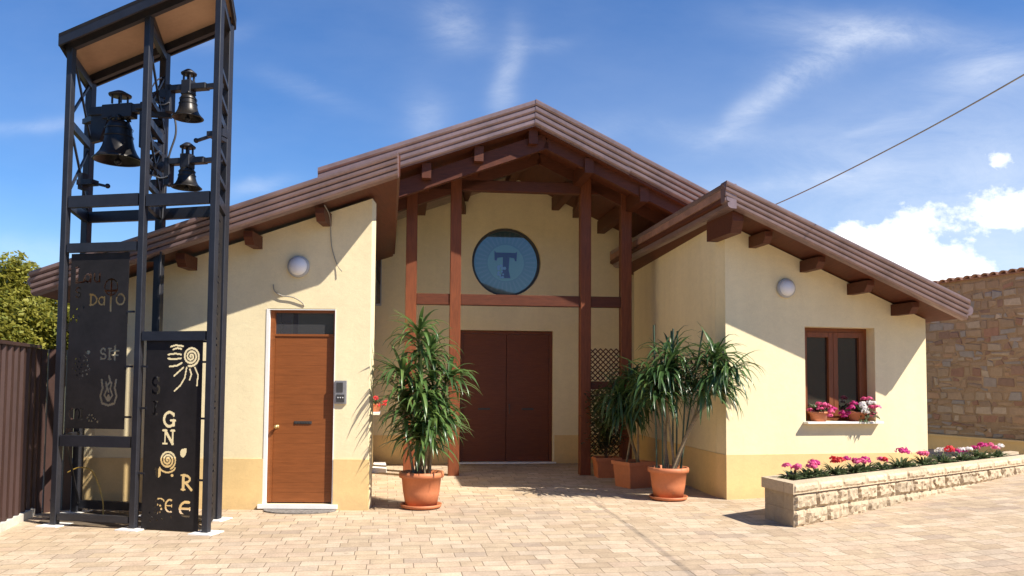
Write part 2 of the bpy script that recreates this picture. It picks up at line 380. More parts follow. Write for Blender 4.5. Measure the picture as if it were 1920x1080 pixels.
# ------------------------------------------------------------------ ground
def gz(x, y=0): 
    t = max(0., x-3.0); return .056*(t*t/(t+.6))
gm = MB(); xs = np.concatenate([np.linspace(-9, 3, 9), np.linspace(3.3, 13, 26)]); ys = np.linspace(-6, 17.5, 12)
gm.add([(x, y, gz(x)) for y in ys for x in xs], [(j*len(xs)+i, j*len(xs)+i+1, (j+1)*len(xs)+i+1, (j+1)*len(xs)+i) for j in range(len(ys)-1) for i in range(len(xs)-1)], True)
struct(gm.build('pavement', 'paving'))
g = MB(); g.add([(-1500, -1500, -.05), (1500, -1500, -.05), (1500, 1500, -.05), (-1500, 1500, -.05)], [(0, 1, 2, 3)]); struct(g.build('ground', 'field'))
# wooded rise across the street behind the viewer: it shows in the window glass
hb = MB(); hx = np.linspace(-160, 160, 49); hy = [(-46, 0), (-54, .45), (-64, .85), (-78, 1.), (-100, .8), (-130, 0)]
hv = []
for y, k in hy:
    for x in hx: hv.append((x, y, -.1+k*(15.0+2.6*math.sin(x*.045+2.2)+1.2*math.sin(x*.16)+rnd.uniform(-.5, .5))))
hb.add(hv, [(j*49+i, j*49+i+1, (j+1)*49+i+1, (j+1)*49+i) for j in range(5) for i in range(48)], True); struct(hb.build('hill', 'hill'))

# ------------------------------------------------------------------ church
church = thing('church', 'yellow plastered church with brown gabled porch, round tau window and two low wings', 'church', (0, 12, 0))
LT = frame((-1.79, 10.08), 0)           # left wing front, u<0 to the left
RT = frame((3.0, 11.22), 12)            # right wing front
CT = frame((-.1, 16.02), 7)             # recessed church front
PT = frame((.13, 14.04), 6)             # porch posts
GT = frame((.35, 12.9), 8)              # gable front edge

# left wing: front wall with door opening; inner wall facing the courtyard; far end wall
ltop = lambda x: 3.93+.34*(x+1.8)       # roof underside along world x
m = MB(); wall(m, LT, -3.62, 0, ltop(-5.41), ltop(-1.79), .3, [(-1.307, -.445, .07, 2.52)])
fl = m.build('wall', 'plaster', church)
m = MB(); m.prism([(-1.79, 10.381, -.4), (-2.05, 10.381, -.4), (-2.99, 15.95, -.4), (-2.74, 15.95, -.4)], (0, 0, 3.75+.4))
sidew = MB()
A, B = Vector((-1.79, 10.38, 0)), Vector((-2.74, 15.95, 0))
sidew.prism([(-1.838, 10.381, -.4), (-2.74, 15.95, -.4), (-3.0, 15.95, -.4), (-2.1, 10.381, -.4)], (0, 0, 4.05))
sidew.build('wall', 'plaster', church)
m = MB(); m.prism([(-5.41, 10.381, -.4), (-5.11, 10.381, -.4), (-6.0, 15.9, -.4), (-6.3, 15.9, -.4)], (0, 0, 2.9)); m.build('wall', 'plaster', church)
# ochre base band
m = MB()
m.box(LT, -3.625, -1.314, .001, .012, -.1, .63); m.box(LT, -.434, .004, .001, .012, -.1, .63)
m.prism([(-1.777, 10.085, -.1), (-1.829, 10.39, -.1), (-2.728, 15.9, -.1), (-2.738, 15.9, -.1), (-1.839, 10.39, -.1), (-1.789, 10.085, -.1)], (0, 0, .73))
m.build('plinth', 'ochre', church)

# left door
dr = MB(); z0, z1 = .085, 2.17
for i in range(17):
    h = (z1-z0)/17; dr.box(LT, -1.212, -.475, -.10, -.058, z0+i*h+.0012, z0+(i+1)*h)
    if i: dr.box(LT, -1.212, -.475, -.098, -.064, z0+i*h-.001, z0+i*h+.001)
door = dr.build('door', 'door', church)
f = MB()
f.box(LT, -1.272, -1.215, -.13, -.045, .085, 2.50); f.box(LT, -.472, -.448, -.13, -.045, .085, 2.50); f.box(LT, -1.214, -.473, -.13, -.045, 2.172, 2.20); f.box(LT, -1.214, -.473, -.13, -.045, 2.47, 2.5)
f.build('door_frame', 'door', door)
f = MB(); f.box(LT, -1.214, -.473, -.09, -.08, 2.2, 2.47); f.build('transom_pane', 'glassgrey', door)
f = MB(); f.lathe(LT(-1.165, -.057, 1.03), [(0, .075), (.02, .07), (.026, .05), (.012, .03), (.012, .008), (.026, .006), (.026, 0)], 14, (0, -1, 0)); f.build('handle', 'brass', door)
f = MB(); f.box(LT, -.95, -.73, -.057, -.049, 1.065, 1.10)
for i in range(6): f.box(LT, -.935+i*.034, -.915+i*.034, -.048, -.042, 1.072, 1.094)
f.build('letter_slot', 'dark', door)
# white stone jambs and sill
f = MB(); f.box(LT, -1.312, -1.275, -.2, .008, .07, 2.515); f.box(LT, -.446, -.436, -.2, .006, .07, 2.51); f.box(LT, -1.274, -.447, -.2, .006, 2.502, 2.512)
f.box(LT, -1.36, -.37, -.2, .05, .02, .069); f.build('door_surround', 'white', door)
# left-wing roof
def slab(name, mat, pts, thick, parent=church):
    m = MB(); b = [Vector(p) for p in pts]; m.prism([p-Vector((0, 0, thick)) for p in b], (0, 0, thick)); return m.build(name, mat, parent)
lz = lambda x: ltop(x)
fy = 9.48
ev = Vector((-.157, 1, 0))
FLp = Vector((-5.72, fy, 0)); FRp = Vector((-1.385, fy, 0))
def rp(p, t, dz): q = p+ev*t; return Vector((q.x, q.y, 4.2-.34*1.8*0+.34*(p.x+1.8)+dz))
Lroof = slab('roof', 'tile', [rp(FLp, .05, -.012), rp(FRp, .05, -.012), rp(FRp, 6.3, -.012), rp(FLp, 6.3, -.012)], .17)
slab('soffit', 'soffit', [rp(FLp, .05, -.20), rp(FRp, .05, -.20), rp(FRp, 6.3, -.20), rp(FLp, 6.3, -.20)], .05, Lroof)
m = MB(); fascia(m, rp(FLp, 0, 0), rp(FRp, 0, 0), (0, -1, 0), .27); m.build('fascia', 'fascia', Lroof)
m = MB(); a, b = rp(FRp, .09, 0), rp(FRp, 6.0, 0); m.prism([a, b, b-Vector((0, 0, .25)), a-Vector((0, 0, .25))], (.03, .005, 0)); m.build('barge_board', 'beam', Lroof)
m = MB(); a, b = rp(FLp, .1, .01), rp(FLp, 6.0, .01)
m.tube([a+Vector((-.03, 0, -.1)), b+Vector((-.03, 0, -.1))], .07, 10); m.build('gutter', 'fascia', Lroof)
def corbel(mb, T, u, n0, n1, ztop, w=.11, h=.16):
    mb.prism([T(u-w/2, n0, ztop), T(u-w/2, n1, ztop), T(u-w/2, n1, ztop-h*.45), T(u-w/2, n1-.07, ztop-h), T(u-w/2, n0, ztop-h)], T(w, 0, 0)-T(0, 0, 0))
for x in (-4.05, -3.23, -2.36):
    m = MB(); corbel(m, LT, x+1.79, -.1, .40, ltop(x)-.012); m.build('corbel', 'beam', church)
m = MB(); corbel(m, LT, -5.05+1.79, -.1, .50, ltop(-5.05)-.012); m.build('corbel', 'beam', church)

# right wing
rtop = lambda u: 3.88-.40*u
m = MB(); wall(m, RT, 0, 3.23, rtop(0), rtop(3.23), .3, [(1.234, 2.37, 1.08, 2.44)]); m.build('wall', 'plaster', church)
rc = RT(0, -.301, 0)
m = MB(); m.prism([(rc.x-.003, rc.y, -.4), (2.44, 16.0, -.4), (2.75, 16.0, -.4), (rc.x+.26, rc.y, -.4)], (0, 0, 4.34)); m.build('wall', 'plaster', church)
re = RT(3.23, -.301, 0)
m = MB(); m.prism([(re.x-.3, re.y, -.4), (re.x-.9, 16.5, -.4), (re.x-.6, 16.5, -.4), (re.x, re.y, -.4)], (0, 0, 2.95)); m.build('wall', 'plaster', church)
m = MB(); m.box(RT, -.006, 3.236, .001, .012, -.1, .62)
c0 = RT(-.012, .0, -.1); m.prism([c0, (rc.x-.016, rc.y, -.1), (2.428, 15.9, -.1), (2.438, 15.9, -.1), (rc.x-.005, rc.y, -.1), RT(-.001, 0, -.1)], (0, 0, .72)); m.build('plinth', 'ochre', church)
er = Vector((-.147, 1, 0)); OV = .70
def rq(u, t, dz): q = RT(u, OV, 0)+er*t; return Vector((q.x, q.y, 4.13-.40*u+dz))
Rroof = slab('roof', 'tile', [rq(-.36, .05, -.012), rq(3.31, .05, -.012), rq(3.31, 6.2, -.012), rq(-.36, 5.6, -.012)], .17)
slab('soffit', 'soffit', [rq(-.36, .05, -.20), rq(3.31, .05, -.20), rq(3.31, 6.2, -.20), rq(-.36, 5.6, -.20)], .05, Rroof)
m = MB(); fascia(m, rq(-.36, 0, 0), rq(3.33, 0, 0), RT(0, 1, 0)-RT(0, 0, 0), .27); m.build('fascia', 'fascia', Rroof)
m = MB(); fascia(m, rq(-.30, -.03, 0), rq(-.30, 5.5, 0), (-1, -.147, 0), .33); m.build('side_fascia', 'fascia', Rroof)
m = MB(); a, b = rq(3.36, .0, -.12), rq(3.36, 6, -.12); m.tube([a, b], .075, 10); m.build('gutter', 'fascia', Rroof)
m = MB(); a = rq(3.30, .3, -.17); m.tube([a, RT(3.29, .06, 2.45), RT(3.27, .05, 2.1)], .0, 10) if 0 else None
for u in (.42, 1.22, 1.98, 2.70):
    m = MB(); corbel(m, RT, u, -.1, .46, rtop(u)-.012); m.build('corbel', 'beam', church)
m = MB(); corbel(m, RT, -.10, -.2, .58, rtop(-.1)+.0, .16, .28); m.build('corbel', 'beam', church)
# right wing window
win = MB(); n0, n1 = -.25, -.19; U0, U1, Z0, Z1 = 1.236, 2.368, 1.085, 2.438
win.box(RT, U0, U0+.06, n0, n1, Z0, Z1); win.box(RT, U1-.06, U1, n0, n1, Z0, Z1); win.box(RT, U0+.061, U1-.061, n0, n1, Z1-.06, Z1); win.box(RT, U0+.061, U1-.061, n0, n1, Z0, Z0+.06)
window = win.build('window', 'frame', church)
um = (U0+U1)/2
for a, b in ((U0+.062, um-.002), (um+.002, U1-.062)):
    s = MB(); w = .075
    s.box(RT, a, a+w, n0+.005, n1+.02, Z0+.062, Z1-.062); s.box(RT, b-w, b, n0+.005, n1+.02, Z0+.062, Z1-.062); s.box(RT, a+w+.001, b-w-.001, n0+.005, n1+.02, Z1-.062-w, Z1-.062); s.box(RT, a+w+.001, b-w-.001, n0+.005, n1+.02, Z0+.062, Z0+.062+w)
    s.build('sash', 'frame', window, .004)
    g = MB(); g.box(RT, a+w, b-w, -.225, -.218, Z0+.062+w, Z1-.062-w); g.build('pane', 'glass', window)
s = MB(); s.box(RT, U0-.04, U1+.05, -.19, .115, 1.048, 1.079); s.build('sill', 'white', window, .004)

# church front
ctop = 5.79
apex_u = .45
m = MB()
def cz(u): return 5.80-(.37*(apex_u-u) if u < apex_u else .47*(u-apex_u))
ops = (-.945, .935, 0, 2.65)
for a, b, z in ((-3.0, -.945, 0), (.935, 2.9, 0)): pass
pts = lambda us, zb: [CT(us[0], 0, zb), CT(us[-1], 0, zb)]+[CT(u, 0, cz(u)) for u in reversed(us)]
m.prism(pts([-2.95, -.945], -.3), CT(0, -.3, 0)-CT(0, 0, 0)); m.prism(pts([.935, 2.95], -.3), CT(0, -.3, 0)-CT(0, 0, 0))
# middle part with the round opening: ring of quads
cu, czr, rr = -.02, 4.035, .70; K = 48
m.prism([CT(-.9449, 0, 2.65), CT(.9349, 0, 2.65), CT(.9349, 0, 3.1), CT(-.9449, 0, 3.1)], CT(0, -.3, 0)-CT(0, 0, 0))
def outer(t):
    dx, dz = math.cos(t), math.sin(t); c = []
    if dx > 1e-6: c.append((.9349-cu)/dx)
    if dx < -1e-6: c.append((-.9449-cu)/dx)
    if dz < -1e-6: c.append((3.1-czr)/dz)
    if dz > 1e-6: c.append((5.0-czr)/dz)
    k = min(c); return cu+k*dx, czr+k*dz
angs = sorted({2*math.pi*i/K for i in range(K)} | {math.atan2(z-czr, x-cu) % (2*math.pi) for x in (.9349, -.9449) for z in (3.1, 5.0)})
for t0, t1 in zip(angs, angs[1:]+[angs[0]+2*math.pi]):
    a, b = outer(t0), outer(t1); c, d = (cu+rr*math.cos(t1), czr+rr*math.sin(t1)), (cu+rr*math.cos(t0), czr+rr*math.sin(t0))
    m.add([CT(*p[:1], 0, p[1]) for p in (a, b, c, d)], [(0, 1, 2, 3)])
    m.add([CT(c[0], 0, c[1]), CT(d[0], 0, d[1]), CT(d[0], -.3, d[1]), CT(c[0], -.3, c[1])], [(0, 1, 2, 3)])
m.prism([CT(-.9449, 0, 5.0), CT(.9349, 0, 5.0), CT(.9349, 0, cz(.935)), CT(apex_u, 0, cz(apex_u)), CT(-.9449, 0, cz(-.945))], CT(0, -.3, 0)-CT(0, 0, 0))
m.build('wall', 'plaster', church)
m = MB(); m.box(CT, -2.95, -.98, .001, .012, -.1, .56); m.build('plinth', 'ochre', church); m = MB(); m.box(CT, .97, 2.9, .001, .012, -.1, .56); m.build('plinth', 'ochre', church)
# big double door
f = MB(); f.box(CT, -.94, -.88, -.16, -.06, .02, 2.645); f.box(CT, .87, .93, -.16, -.06, .02, 2.645); f.box(CT, -.879, .869, -.16, -.06, 2.585, 2.645)
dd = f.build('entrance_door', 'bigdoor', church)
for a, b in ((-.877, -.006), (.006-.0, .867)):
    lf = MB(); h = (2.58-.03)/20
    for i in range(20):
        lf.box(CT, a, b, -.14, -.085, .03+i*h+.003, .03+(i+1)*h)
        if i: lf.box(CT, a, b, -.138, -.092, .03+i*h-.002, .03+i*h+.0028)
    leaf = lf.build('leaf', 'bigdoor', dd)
    c = (a+b)/2; f = MB(); f.box(CT, c-.12, c+.12, -.084, -.076, 1.06, 1.095)
    for i in range(6): f.box(CT, c-.1+i*.034, c-.08+i*.034, -.0755, -.07, 1.067, 1.088)
    f.build('letter_slot', 'dark', leaf) if False else None
    f.build('letter_slot', 'dark', dd)
f = MB(); f.bar(CT(.06, -.05, .98), CT(.06, -.05, 1.18), .018, .018); f.bar(CT(.06, -.085, 1.0), CT(.06, -.05, 1.0), .015, .015); f.bar(CT(.06, -.085, 1.16), CT(.06, -.05, 1.16), .015, .015); f.build('handle', 'dark', dd)
f = MB(); f.box(CT, -.876, .866, -.22, -.145, .03, 2.584); f.build('door_back', 'bigdoor', dd)
f = MB(); f.box(CT, -1.0, 1.0, -.2, .05, .0, .028); f.build('threshold', 'white', dd)
# round window
f = MB()
f.lathe(CT(cu, -.16, czr), [(rr-.002, 0), (rr-.002, .06), (rr-.05, .06), (rr-.05, 0), (rr-.002, 0)], 48, (CT(0, 1, 0)-CT(0, 0, 0)), False)
rw = f.build('round_window', 'dark', church)
def disc(mb, u0, z0, r0, r1, n, t0=0, t1=2*math.pi, k=48):
    for i in range(k):
        a, b = t0+(t1-t0)*i/k, t0+(t1-t0)*(i+1)/k
        vs = [CT(u0+r*math.cos(t), n, z0+r*math.sin(t)) for r, t in ((r0, a), (r1, a), (r1, b), (r0, b))]
        mb.add(vs, [(0, 1, 2, 3)] if r0 > 0 else [(1, 2, 0)])
f = MB(); disc(f, cu, czr, 0, rr-.045, -.150); f.build('pane', 'stained', rw)
f = MB()
for i in range(36): disc(f, cu, czr, .40, .62, -.147, i*math.pi/18, i*math.pi/18+.07, 2)
f.build('ray_glass', 'stainray', rw)
f = MB(); disc(f, cu, czr, 0, .37, -.147); f.build('halo_glass', 'stainhalo', rw)
f = MB(); n0 = -.144
def fl2(poly): f.add([CT(cu+x, n0, czr+z) for x, z in poly], [list(range(len(poly)))])
fl2([(-.20, .21), (.20, .21), (.23, .24), (.22, .04), (.19, .04), (.17, .10), (.075, .115), (-.075, .115), (-.17, .10), (-.19, .04), (-.23, .05), (-.235, .25)])
fl2([(-.06, .114), (.075, .114), (.06, -.15), (.10, -.31), (-.11, -.31), (-.06, -.15)])
f.build('tau_cross', 'staintau', rw)
f = MB()
for i in range(14):
    x, z = rnd.uniform(-.17, -.02), rnd.uniform(-.30, -.06); r = rnd.uniform(.02, .035)
    f.add([CT(cu+x+r*math.cos(t), -.141+.0002*i, czr+z+r*math.sin(t)) for t in np.linspace(0, 6.28, 7)[:-1]], [list(range(6))])
f.build('flower_glass', 'stainlight', rw)
# small side window seen past the left wing
f = MB(); f.box(CT, -2.62, -2.50, .002, .03, 3.1, 4.25); wv = f.build('window', 'lampgrey', church)
f = MB(); f.box(CT, -2.60, -2.52, .031, .036, 3.14, 4.21); f.build('pane', 'glassgrey', wv)
f = MB(); f.prism([(-2.45, 14.2, 0), (-2.2, 14.25, 0), (-2.42, 15.5, 0), (-2.64, 15.5, 0)], (0, 0, .07)); f.build('step', 'white', church)
f = MB(); f.prism([(-2.085, 11.75, 1.12), (-1.93, 11.73, 1.12), (-2.02, 12.35, 1.12), (-2.18, 12.33, 1.12)], (0, 0, .035)); f.build('sill', 'white', church)

# main gabled roof
def gq(u, t, dz):
    q = GT(u, 0, 0)+Vector((-.139, .99, 0))*t; return Vector((q.x, q.y, 6.21-(.37*-u if u < 0 else .47*u)+dz))
roofm = MB()
def twin(u, t0, t1, d0, d1):
    vs = [gq(a, t, d) for t in (t0, t1) for d in (d0, d1) for a in (0, u)]
    roofm.add(vs, [(0, 1, 3, 2), (4, 6, 7, 5), (0, 4, 5, 1), (2, 3, 7, 6), (1, 5, 7, 3), (0, 2, 6, 4)])
twin(-3.42, .05, 11, -.20, -.012); twin(3.9, .05, 11, -.20, -.012)
mroof = roofm.build('roof', 'tile', church)
roofm = MB(); twin(-3.42, .05, 3.3, -.40, -.21); twin(3.9, .05, 3.3, -.40, -.21); roofm.build('soffit', 'soffit', mroof)
gout = GT(0, 1, 0)-GT(0, 0, 0)
m = MB(); fascia(m, gq(-3.45, 0, 0), gq(0, 0, 0), gout, .40, 4); m.build('fascia', 'fascia', mroof)
m = MB(); fascia(m, gq(1.55, 0, .0), gq(3.95, 0, .0), gout, .36, 4); fascia(m, gq(0, -.01, .012), gq(1.60, -.01, .012), gout, .40, 4); m.build('fascia', 'fascia', mroof)
m = MB(); m.tube([gq(0, .1, -.02), gq(0, 11, -.02)], .06, 10); m.build('ridge_tile', 'tile', mroof)
for u in (0, .95, 1.9, 2.85, -.9, -1.75, -2.6):
    m = MB(); a, b = gq(u, .14, -.53), gq(u, 3.1, -.53); m.bar(a, b, .15, .25); m.build('purlin', 'beam', church)
# porch frame
PU = (-1.90, -1.135, 1.165, 1.90)
und = lambda u: 5.80-(.37*(.33-u) if u < .33 else .47*(u-.33))
porch = []
for u in PU:
    m = MB(); m.box(PT, u-.095, u+.095, -.095, .095, gz(0)-.02, und(u)-.05); p = m.build('post', 'post', church, .008)
m = MB()
for a, b in ((PU[0]+.096, PU[1]-.096), (PU[1]+.096, PU[2]-.096), (PU[2]+.096, PU[3]-.096)):
    m = MB(); m.box(PT, a, b, -.07, .07, 2.95, 3.14); m.build('beam', 'beam', church, .006)
    m = MB(); m.box(PT, a, b, -.07, .07, 4.97, 5.16); m.build('beam', 'beam', church, .006)
m = MB(); m.box(PT, PU[2]+.096, PU[3]-.096, -.06, .06, 1.50, 1.64); m.build('beam', 'beam', church, .006)
for ua, ub in ((-2.75, .33), (.33, 3.1)):
    m = MB(); a, b = PT(ua, 0, und(ua)-.18), PT(ub, 0, und(ub)-.18); m.bar(a, b, .14, .26); m.build('rafter', 'beam', church)
    q = Vector((-.1, -.8, 0)); m = MB(); m.bar(PT(ua, .85, und(ua)-.15), PT(ub, .85, und(ub)-.15), .12, .26); m.build('rafter', 'beam', church)
for u in (PU[1], PU[2]):
    m = MB(); m.bar(PT(u, -.1, 5.06), CT(u+.23, -.05, 5.06), .12, .17); m.build('tie_beam', 'beam', church)
# lattice in the right bay
m = MB(); ua, ub = PU[2]+.1, PU[3]-.1
def lat(z0, z1):
    st = .095
    for sgn in (1, -1):
        k = -30
        while k < 60:
            x0 = ua+k*st; pts = []
            lo, hi = max(ua, x0), min(ub, x0+(z1-z0))
            if hi-lo > .02:
                za, zb = z0+lo-x0, z0+hi-x0
                if sgn < 0: za, zb = z1-(za-z0), z1-(zb-z0)
                m.bar(PT(lo, -.02+.012*sgn, za), PT(hi, -.02+.012*sgn, zb), .010, .02)
            k += 1
lat(.35, 1.49); lat(1.65, 2.22)
m.build('trellis', 'beam', church)

# ------------------------------------------------------------------ wall lamps, intercom, cables, mat
def wall_lamp(T, u, z, label):
    p = T(u, 0, z); t = thing('wall_lamp', label, 'lamp', p, 'round wall lamps')
    ax = T(0, 1, 0)-T(0, 0, 0)
    m = MB(); m.lathe(p+ax*.001, [(0, 0), (.135, 0), (.14, .02), (.135, .05), (.115, .06), (.10, .055)], 32, ax); m.build('housing', 'lampgrey', t)
    m = MB(); m.lathe(p+ax*.045, [(.118, 0), (.112, .03), (.09, .06), (.055, .08), (.02, .088), (0, .089)], 32, ax); m.build('diffuser', 'lampglass', t)
wall_lamp(LT, -.915, 3.05, 'round white globe lamp on the wall above the single brown door')
wall_lamp(RT, .93, 2.98, 'round white lamp on the right wing wall, up left of the flower-decked window')
ic = thing('intercom', 'grey intercom panel on the wall right of the single brown door', 'intercom', LT(-.355, 0, 1.32))
m = MB(); m.box(LT, -.43, -.28, .001, .035, 1.32, 1.615); m.build('housing', 'steel', ic, .006)
m = MB(); m.box(LT, -.405, -.325, .036, .042, 1.47, 1.59); m.build('screen', 'dark', ic)
m = MB(); m.box(LT, -.405, -.305, .036, .044, 1.345, 1.44)
m.build('button_panel', 'dark', ic)
m = MB()
for i in range(3): m.lathe(LT(-.385+i*.03, .045, 1.40), [(0, .006), (.009, .006), (.01, 0)], 10, (0, -1, 0))
m.build('button', 'lampgrey', ic)
def bez(pts, n=8):
    out = []
    P = [Vector(p) for p in pts]
    for i in range(len(P)-1):
        p0, p1, p2, p3 = P[max(i-1, 0)], P[i], P[i+1], P[min(i+2, len(P)-1)]
        for k in range(n):
            t = k/n; out.append(.5*((2*p1)+(-p0+p2)*t+(2*p0-5*p1+4*p2-p3)*t*t+(-p0+3*p1-3*p2+p3)*t**3))
    out.append(P[-1]); return out
m = MB(); m.tube(bez([LT(-.50, .46, 3.74), LT(-.50, .2, 3.68), LT(-.52, .03, 3.55), LT(-.50, .02, 3.30), LT(-.43, .02, 3.08), LT(-.36, .05, 2.99)]), .006, 6)
tag(m.build('hanging_cable', 'cablegrey'), 'thin grey cable dangling from the beam end above the single door', 'cable')
m = MB(); m.tube(bez([LT(-1.23, .02, 2.82), LT(-1.21, .03, 2.74), LT(-1.12, .03, 2.68), LT(-.98, .03, 2.66), LT(-.87, .02, 2.60), LT(-.84, .005, 2.55)]), .008, 6)
tag(m.build('curved_wall_line', 'cablegrey'), 'short thin tan line curling on the wall just above the single door', 'cable')  # slim tube tracing a curved tan line on the wall
m = MB(); m.lathe((0, 0, 0), [(0, 0)], 3) if 0 else None
k = 24; top = [LT(-.82+.45*math.cos(t), .07+.27*math.sin(t), .016) for t in np.linspace(0, math.pi, k)]
m.prism([p-Vector((0, 0, .012)) for p in top], (0, 0, .012)); tag(m.build('doormat', 'mat'), 'half-round grey doormat in front of the single brown door', 'doormat')

# overhead cable
m = MB(); m.tube(bez([(3.9, 15, 4.62), (4.276, 13, 4.542), (4.72, 10.6, 4.60), (5.201, 8, 4.775), (5.9, 4, 5.2), (6.6, 0, 5.8)], 6), .0085, 6)
tag(m.build('overhead_cable', 'cablegrey'), 'thin dark overhead cable running up from the right wing roof across the sky', 'cable')

# ------------------------------------------------------------------ bell tower
tower = thing('bell_tower', 'dark steel open-frame bell tower with lettered cut-out plates standing left of the church', 'bell tower', (-4.2, 9.15, 0))
FL, FM, FR = Vector((-5.02, 8.9, 0)), Vector((-4.06, 8.705, 0)), Vector((-3.2, 8.5, 0))
RL, RM, RR = Vector((-5.26, 9.78, 0)), Vector((-4.255, 9.57, 0)), Vector((-3.40, 9.33, 0))
TT = frame((-4.06, 8.705), -12.4)
tz = lambda x, y: 5.34+.30*(x+5.0)     # underside of the tower roof frame
def post(p, w, z1, name='post'):
    m = MB(); c, s_ = math.cos(R(-12.4)), math.sin(R(-12.4)); F = frame((p.x, p.y), -12.4); m.box(F, -w/2, w/2, -w/2, w/2, .01, z1); m.build(name, 'iron', tower, .005)
    m = MB(); m.box(F, -.13, .13, -.13, .13, -.005, .009+.003*rnd.random()); m.build('footing', 'white', tower)
for p in (FL, FM, FR, RL, RM, RR): post(p, .072 if p in (FL, FM, FR) else .09, tz(p.x, p.y)+.02)
def tb(a, b, z, h=.10, w=.06, sh=.05, name='beam', z2=None):
    a, b = Vector(a), Vector(b); d = (b-a).normalized(); m = MB()
    m.bar(a+d*sh+Vector((0, 0, z)), b-d*sh+Vector((0, 0, z if z2 is None else z2)), w, h); m.build(name, 'iron', tower)
tb(FL, FM, 3.59, .13); tb(FM, FR, 3.57, .13); tb(RL, RM, 3.60, .13); tb(RM, RR, 3.60, .13)
tb(FL, FM, 3.07, .10); tb(RL, RM, 3.08, .10); tb(FL, FM, .93, .12); tb(FM, FR, 2.06+.02, .10)
tb(RL, RM, .10, .1); tb(FL, FM, .10, .07); tb(RM, RR, 2.1, .1)
for a, b in ((FL, RL), (FM, RM), (FR, RR)):
    tb(a, b, 3.59, .11, .05); tb(a, b, 4.5, .09, .05)
    tb(a, b, 5.26+.30*(a.x+5), .1, .05)
tb(FL, RL, .93, .1, .05); tb(FL, RL, 2.2, .08, .05)
for a, b in ((FL, RL), (FM, RM)):
    for z0, z1 in ((3.66, 4.45), (4.56, 5.3)):
        m = MB(); m.bar(a+Vector((0, 0, z0)), b+Vector((0, 0, z1)), .022, .03); m.build('brace', 'iron', tower)
        m = MB(); m.bar(a+Vector((.02, 0, z1)), b+Vector((.02, 0, z0)), .022, .03); m.build('brace', 'iron', tower)
for z in (3.85, 4.15, 4.75, 5.05): tb(FR, RR, z, .05, .04)
for z in (3.8, 4.05, 4.3, 4.75): tb(FM, RM, z, .06, .05)
m = MB(); m.bar(FL+Vector((.02, .1, 1.0)), RL+Vector((.05, -.05, .12)), .02, .03); m.build('brace', 'iron', tower)
# roof frame
TA, TB = FR-FL, ((RR-FR)+(RL-FL))/2
def rc_(a, b, dz): p = FL+TA*a+TB*b; return Vector((p.x, p.y, tz(p.x, p.y)+dz))
def rslab(u0, u1, n0, n1, d0, d1, name, mat):
    m = MB(); vs = [rc_(u, n, d) for d in (d0, d1) for n in (n0, n1) for u in (u0, u1)]
    m.add(vs, [(0, 1, 3, 2), (4, 6, 7, 5), (0, 4, 5, 1), (2, 3, 7, 6), (0, 2, 6, 4), (1, 5, 7, 3)]); return m.build(name, mat, tower)
rslab(-.065, 1.05, -.20, 1.17, .115, .155, 'roof', 'plate')
rslab(-.05, 1.04, -.16, 1.14, .098, .114, 'roof_underside', 'under')
for n in (0, .98): rslab(-.04, 1.02, n-.04, n+.04, .0, .097, 'roof_beam', 'iron')
for n in (-.18, 1.15): rslab(-.065, 1.05, n-.018, n+.018, .02, .114, 'roof_edge', 'iron')
for u in (-.055, 1.042): rslab(u-.008, u+.008, -.155, 1.125, .02, .097, 'roof_edge', 'plate')
rslab(.50, .545, .05, .93, .01, .097, 'roof_beam', 'iron')

